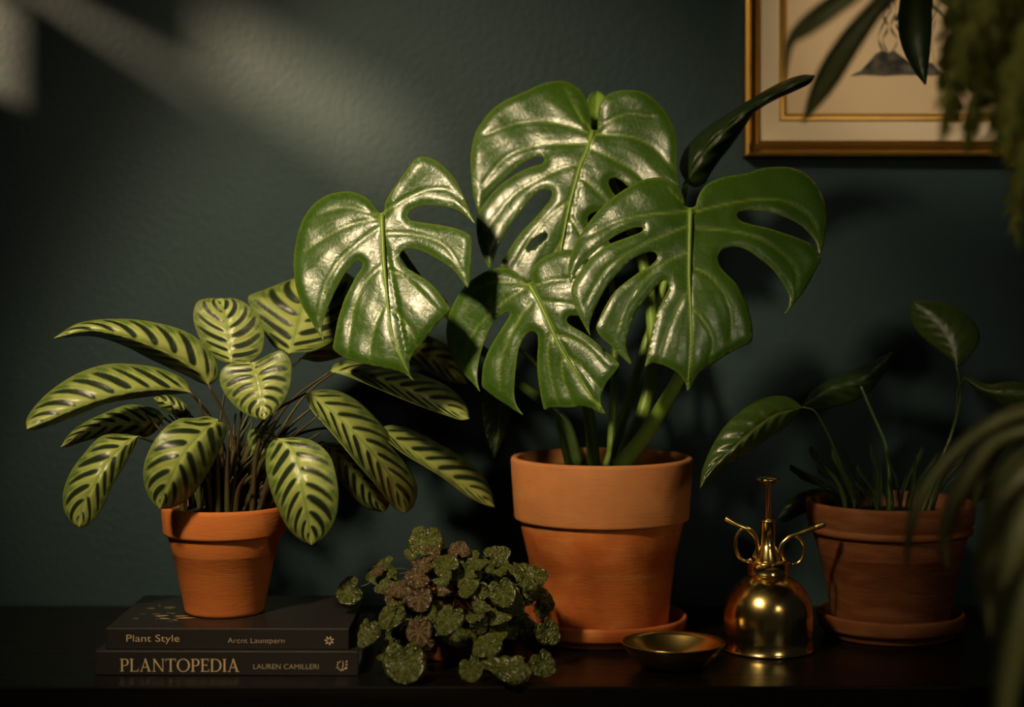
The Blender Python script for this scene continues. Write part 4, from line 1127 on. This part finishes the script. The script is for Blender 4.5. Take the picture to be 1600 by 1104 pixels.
def blade(pts, w, mt, parent, name='leaf', d=0.006, nu=40):
    """arching strap leaf: pts = (px, py, Y, halfwidth_px)"""
    c = crom(pts, nu)
    V, F = [], []
    vein = []
    for i in range(nu):
        t = Vector((c[min(i + 1, nu - 1)] - c[max(i - 1, 0)])[:2]).normalized()
        nrm = Vector((-t.y, t.x))
        for j in range(5):
            v = (j - 2) / 2
            p = Vector(c[i][:2]) + nrm * v * max(c[i][3], 0.6) * w
            V.append(P(p.x, p.y, c[i][2] + d * v * v)); vein.append(0.8 if j == 2 else 0)
    for i in range(nu - 1):
        for j in range(4):
            F.append((i * 5 + j, i * 5 + j + 1, (i + 1) * 5 + j + 1, (i + 1) * 5 + j))
    return obj(name, V, F, mt, parent, attrs={'vein': vein}, thick=0.0008)


def to_px(p): return (800 + p.x * FPX / p.y, HOR - (p.z - CAMZ) * FPX / p.y)


tx, ty = to_px(top)
blade([(tx, ty, HY, 4), (1600, -160, 1.83, 6), (1440, -80, 1.80, 10), (1320, 0, 1.78, 13), (1262, 45, 1.78, 10), (1226, 72, 1.79, 1)], 1, M['blade_dark'], hp)
blade([(tx, ty, HY, 4), (1560, -150, 1.84, 5), (1400, -60, 1.84, 6), (1270, 20, 1.84, 6), (1236, 62, 1.84, 7), (1224, 125, 1.85, 1)], 1, M['blade'], hp)
blade([(tx, ty, HY, 4), (1600, -130, 1.86, 8), (1450, -60, 1.87, 12), (1372, 10, 1.88, 14), (1325, 70, 1.88, 19), (1288, 130, 1.89, 18), (1254, 192, 1.90, 1)], 1, M['blade_dark'], hp)
blade([(tx, ty, HY, 4), (1600, -140, 2.0, 8), (1480, -100, 2.15, 14), (1436, -20, 2.25, 24), (1430, 50, 2.28, 26), (1436, 95, 2.28, 16), (1446, 132, 2.28, 1)], 1, M['dark_leaf'], hp)
rf = random.Random(21)


def frond(pts, half, n, mt, parent, name='frond'):
    """rachis with many narrow drooping leaflets in one mesh; pts = (px,py,Y)"""
    c = crom(pts, n)
    V, F, ve = [], [], []
    v0, f0 = tube([P(*q) for q in c[::max(1, n // 12)]], [0.0014, 0.0006], 6, 24)
    V += v0; F += f0; ve += [0.5] * len(v0)
    for i in range(2, n):
        u = i / n
        t = Vector((c[min(i + 1, n - 1)] - c[max(i - 1, 0)])[:2]).normalized()
        for sgn in (-1, 1):
            ln = half * (math.sin(math.pi * min(1, 0.12 + 0.9 * u)) ** 0.6) * rf.uniform(0.5, 1.35)
            nrm = Vector((-t.y, t.x)) * sgn
            d = (nrm * rf.uniform(0.35, 1.1) + t * rf.uniform(0.2, 0.8) + Vector((0, rf.uniform(0.2, 0.8)))).normalized()
            b = Vector(c[i][:2])
            w = rf.uniform(2.4, 4.8)
            sd = Vector((-d.y, d.x))
            Y = c[i][2] + rf.uniform(-0.03, 0.03)
            k = len(V)
            for s in range(5):
                q = s / 4
                ctr = b + d * ln * q + Vector((0, 1)) * ln * 0.25 * q * q
                ww = w * (0.35 + 1.3 * q * (1 - q) * 2) * (1 if s < 4 else 0.15)
                V += [P(*(ctr - sd * ww), Y - 0.010 * q), P(*(ctr + sd * ww), Y - 0.006 * q)]; ve += [0.1, 0.1]
            for s in range(4):
                F.append((k + 2 * s, k + 2 * s + 1, k + 2 * s + 3, k + 2 * s + 2))
    return obj(name, V, F, mt, parent, attrs={'vein': ve})


FR = [
    [(tx, ty, HY), (1640, -90, 1.80), (1560, -20, 1.76), (1510, 60, 1.75), (1485, 150, 1.76), (1470, 235, 1.78)],
    [(tx, ty, HY), (1650, -90, 1.82), (1580, -10, 1.80), (1540, 80, 1.79), (1522, 170, 1.80), (1510, 245, 1.81)],
    [(tx, ty, HY), (1660, -80, 1.86), (1610, 0, 1.86), (1578, 90, 1.86), (1560, 180, 1.87), (1552, 250, 1.87)],
    [(tx, ty, HY), (1680, -60, 1.90), (1640, 60, 1.92), (1610, 190, 1.94), (1590, 300, 1.95), (1592, 395, 1.95)],
    [(tx, ty, HY), (1670, -80, 1.78), (1620, 20, 1.72), (1590, 110, 1.72), (1580, 190, 1.73), (1575, 260, 1.74)],
    [(tx, ty, HY), (1600, -110, 1.86), (1530, -50, 1.87), (1490, 20, 1.88), (1478, 90, 1.89), (1468, 150, 1.90)],
    [(tx, ty, HY), (1690, -40, 1.86), (1650, 90, 1.86), (1620, 170, 1.87), (1600, 260, 1.87), (1588, 330, 1.87)],
    [(tx, ty, HY), (1660, -100, 1.84), (1600, -60, 1.83), (1560, 10, 1.83), (1545, 90, 1.84), (1538, 170, 1.84)],
    [(tx, ty, HY), (1680, -70, 1.80), (1640, -20, 1.79), (1605, 60, 1.79), (1595, 150, 1.8), (1600, 230, 1.8)],
    [(tx, ty, HY), (1630, -110, 1.90), (1560, -60, 1.92), (1515, 20, 1.93), (1500, 110, 1.94), (1494, 200, 1.94)],
    [(tx, ty, HY), (1590, -120, 1.80), (1520, -60, 1.79), (1500, 10, 1.79), (1508, 80, 1.8), (1500, 140, 1.8)],
]
for i, q in enumerate(FR):
    frond(q, rf.uniform(46, 66), 92, M['fern'], hp)

# ------------------------------------------------------------------ arching plant near the lens, lower right
AY = 1.93
ac = Vector((0.76, AY, 0.10))
st = thing('plant_stand', (ac.x, ac.y, -0.82), 'tall dark wooden stand carrying the arching strap-leaved plant in front of the sideboard', 'plant stand')
obj('tabletop', *lathe([(0.0005, 0.892), (0.11, 0.892), (0.112, 0.894), (0.112, 0.914), (0.11, 0.916), (0.0005, 0.916)], (ac.x, ac.y, -0.82), 48), M['cane'], st)
for a in (0.6, 2.2, 3.8, 5.4):
    p0 = Vector((ac.x + 0.09 * math.cos(a), ac.y + 0.09 * math.sin(a), -0.82)); p1 = Vector((ac.x + 0.08 * math.cos(a), ac.y + 0.08 * math.sin(a), 0.0725))
    obj('leg', *tube([p0, p0.lerp(p1, .5), p1], [0.011, 0.012, 0.012], 12, 6), M['cane'], st)
ac.z = 0.0965
ap = thing('potted_arching_plant', ac, 'blurred plant whose long strap leaves arch down in front of the aged pot', 'potted plant')
pot((ac.x, ac.y, ac.z), 0.095, 0.03, 0.14, 0.085, 0.065, M['terra_dark'], ap)
ax_, ay_ = to_px(ac + Vector((0, 0, 0.12)))
for pts, mt in (
    ([(ax_, ay_, AY, 6), (1850, 660, 1.90, 9), (1700, 630, 1.86, 12), (1600, 644, 1.84, 13), (1553, 661, 1.83, 13), (1503, 695, 1.83, 12), (1464, 735, 1.83, 11), (1434, 784, 1.83, 9), (1420, 838, 1.84, 7), (1416, 890, 1.85, 1)], 'blade'),
    ([(ax_, ay_, AY, 6), (1850, 690, 1.88, 9), (1700, 655, 1.84, 12), (1595, 674, 1.82, 13), (1553, 690, 1.82, 14), (1523, 724, 1.82, 14), (1498, 768, 1.83, 14), (1484, 810, 1.83, 13), (1474, 853, 1.84, 9), (1481, 895, 1.85, 1)], 'blade'),
    ([(ax_, ay_, AY, 6), (1800, 700, 1.80, 12), (1680, 690, 1.72, 17), (1610, 730, 1.68, 20), (1568, 790, 1.67, 22), (1545, 860, 1.67, 22), (1540, 930, 1.68, 14), (1548, 1000, 1.69, 1)], 'blade'),
    ([(ax_, ay_, AY, 6), (1800, 720, 1.78, 12), (1690, 720, 1.68, 18), (1625, 770, 1.63, 22), (1590, 840, 1.61, 25), (1572, 920, 1.61, 22), (1570, 985, 1.62, 12), (1580, 1030, 1.62, 1)], 'blade'),
    ([(ax_, ay_, AY, 6), (1800, 780, 1.76, 12), (1690, 800, 1.66, 18), (1630, 870, 1.6, 22), (1600, 950, 1.58, 24), (1580, 1030, 1.58, 24), (1566, 1120, 1.58, 18), (1560, 1190, 1.58, 1)], 'blade'),
    ([(ax_, ay_, AY, 6), (1800, 690, 1.92, 10), (1680, 660, 1.90, 14), (1600, 700, 1.89, 16), (1560, 760, 1.89, 18), (1552, 820, 1.89, 14), (1560, 880, 1.9, 1)], 'blade_dark'),
    ([(ax_, ay_, AY, 6), (1800, 650, 1.96, 10), (1690, 610, 1.97, 14), (1610, 640, 1.98, 15), (1560, 690, 1.98, 14), (1530, 750, 1.98, 10), (1520, 800, 1.98, 1)], 'blade_dark'),
    ([(ax_, ay_, AY, 6), (1900, 640, 1.93, 10), (2050, 640, 1.93, 13), (2150, 760, 1.93, 12), (2180, 900, 1.93, 1)], 'blade'),
):
    blade(pts, 1, M[mt], ap, d=0.012)
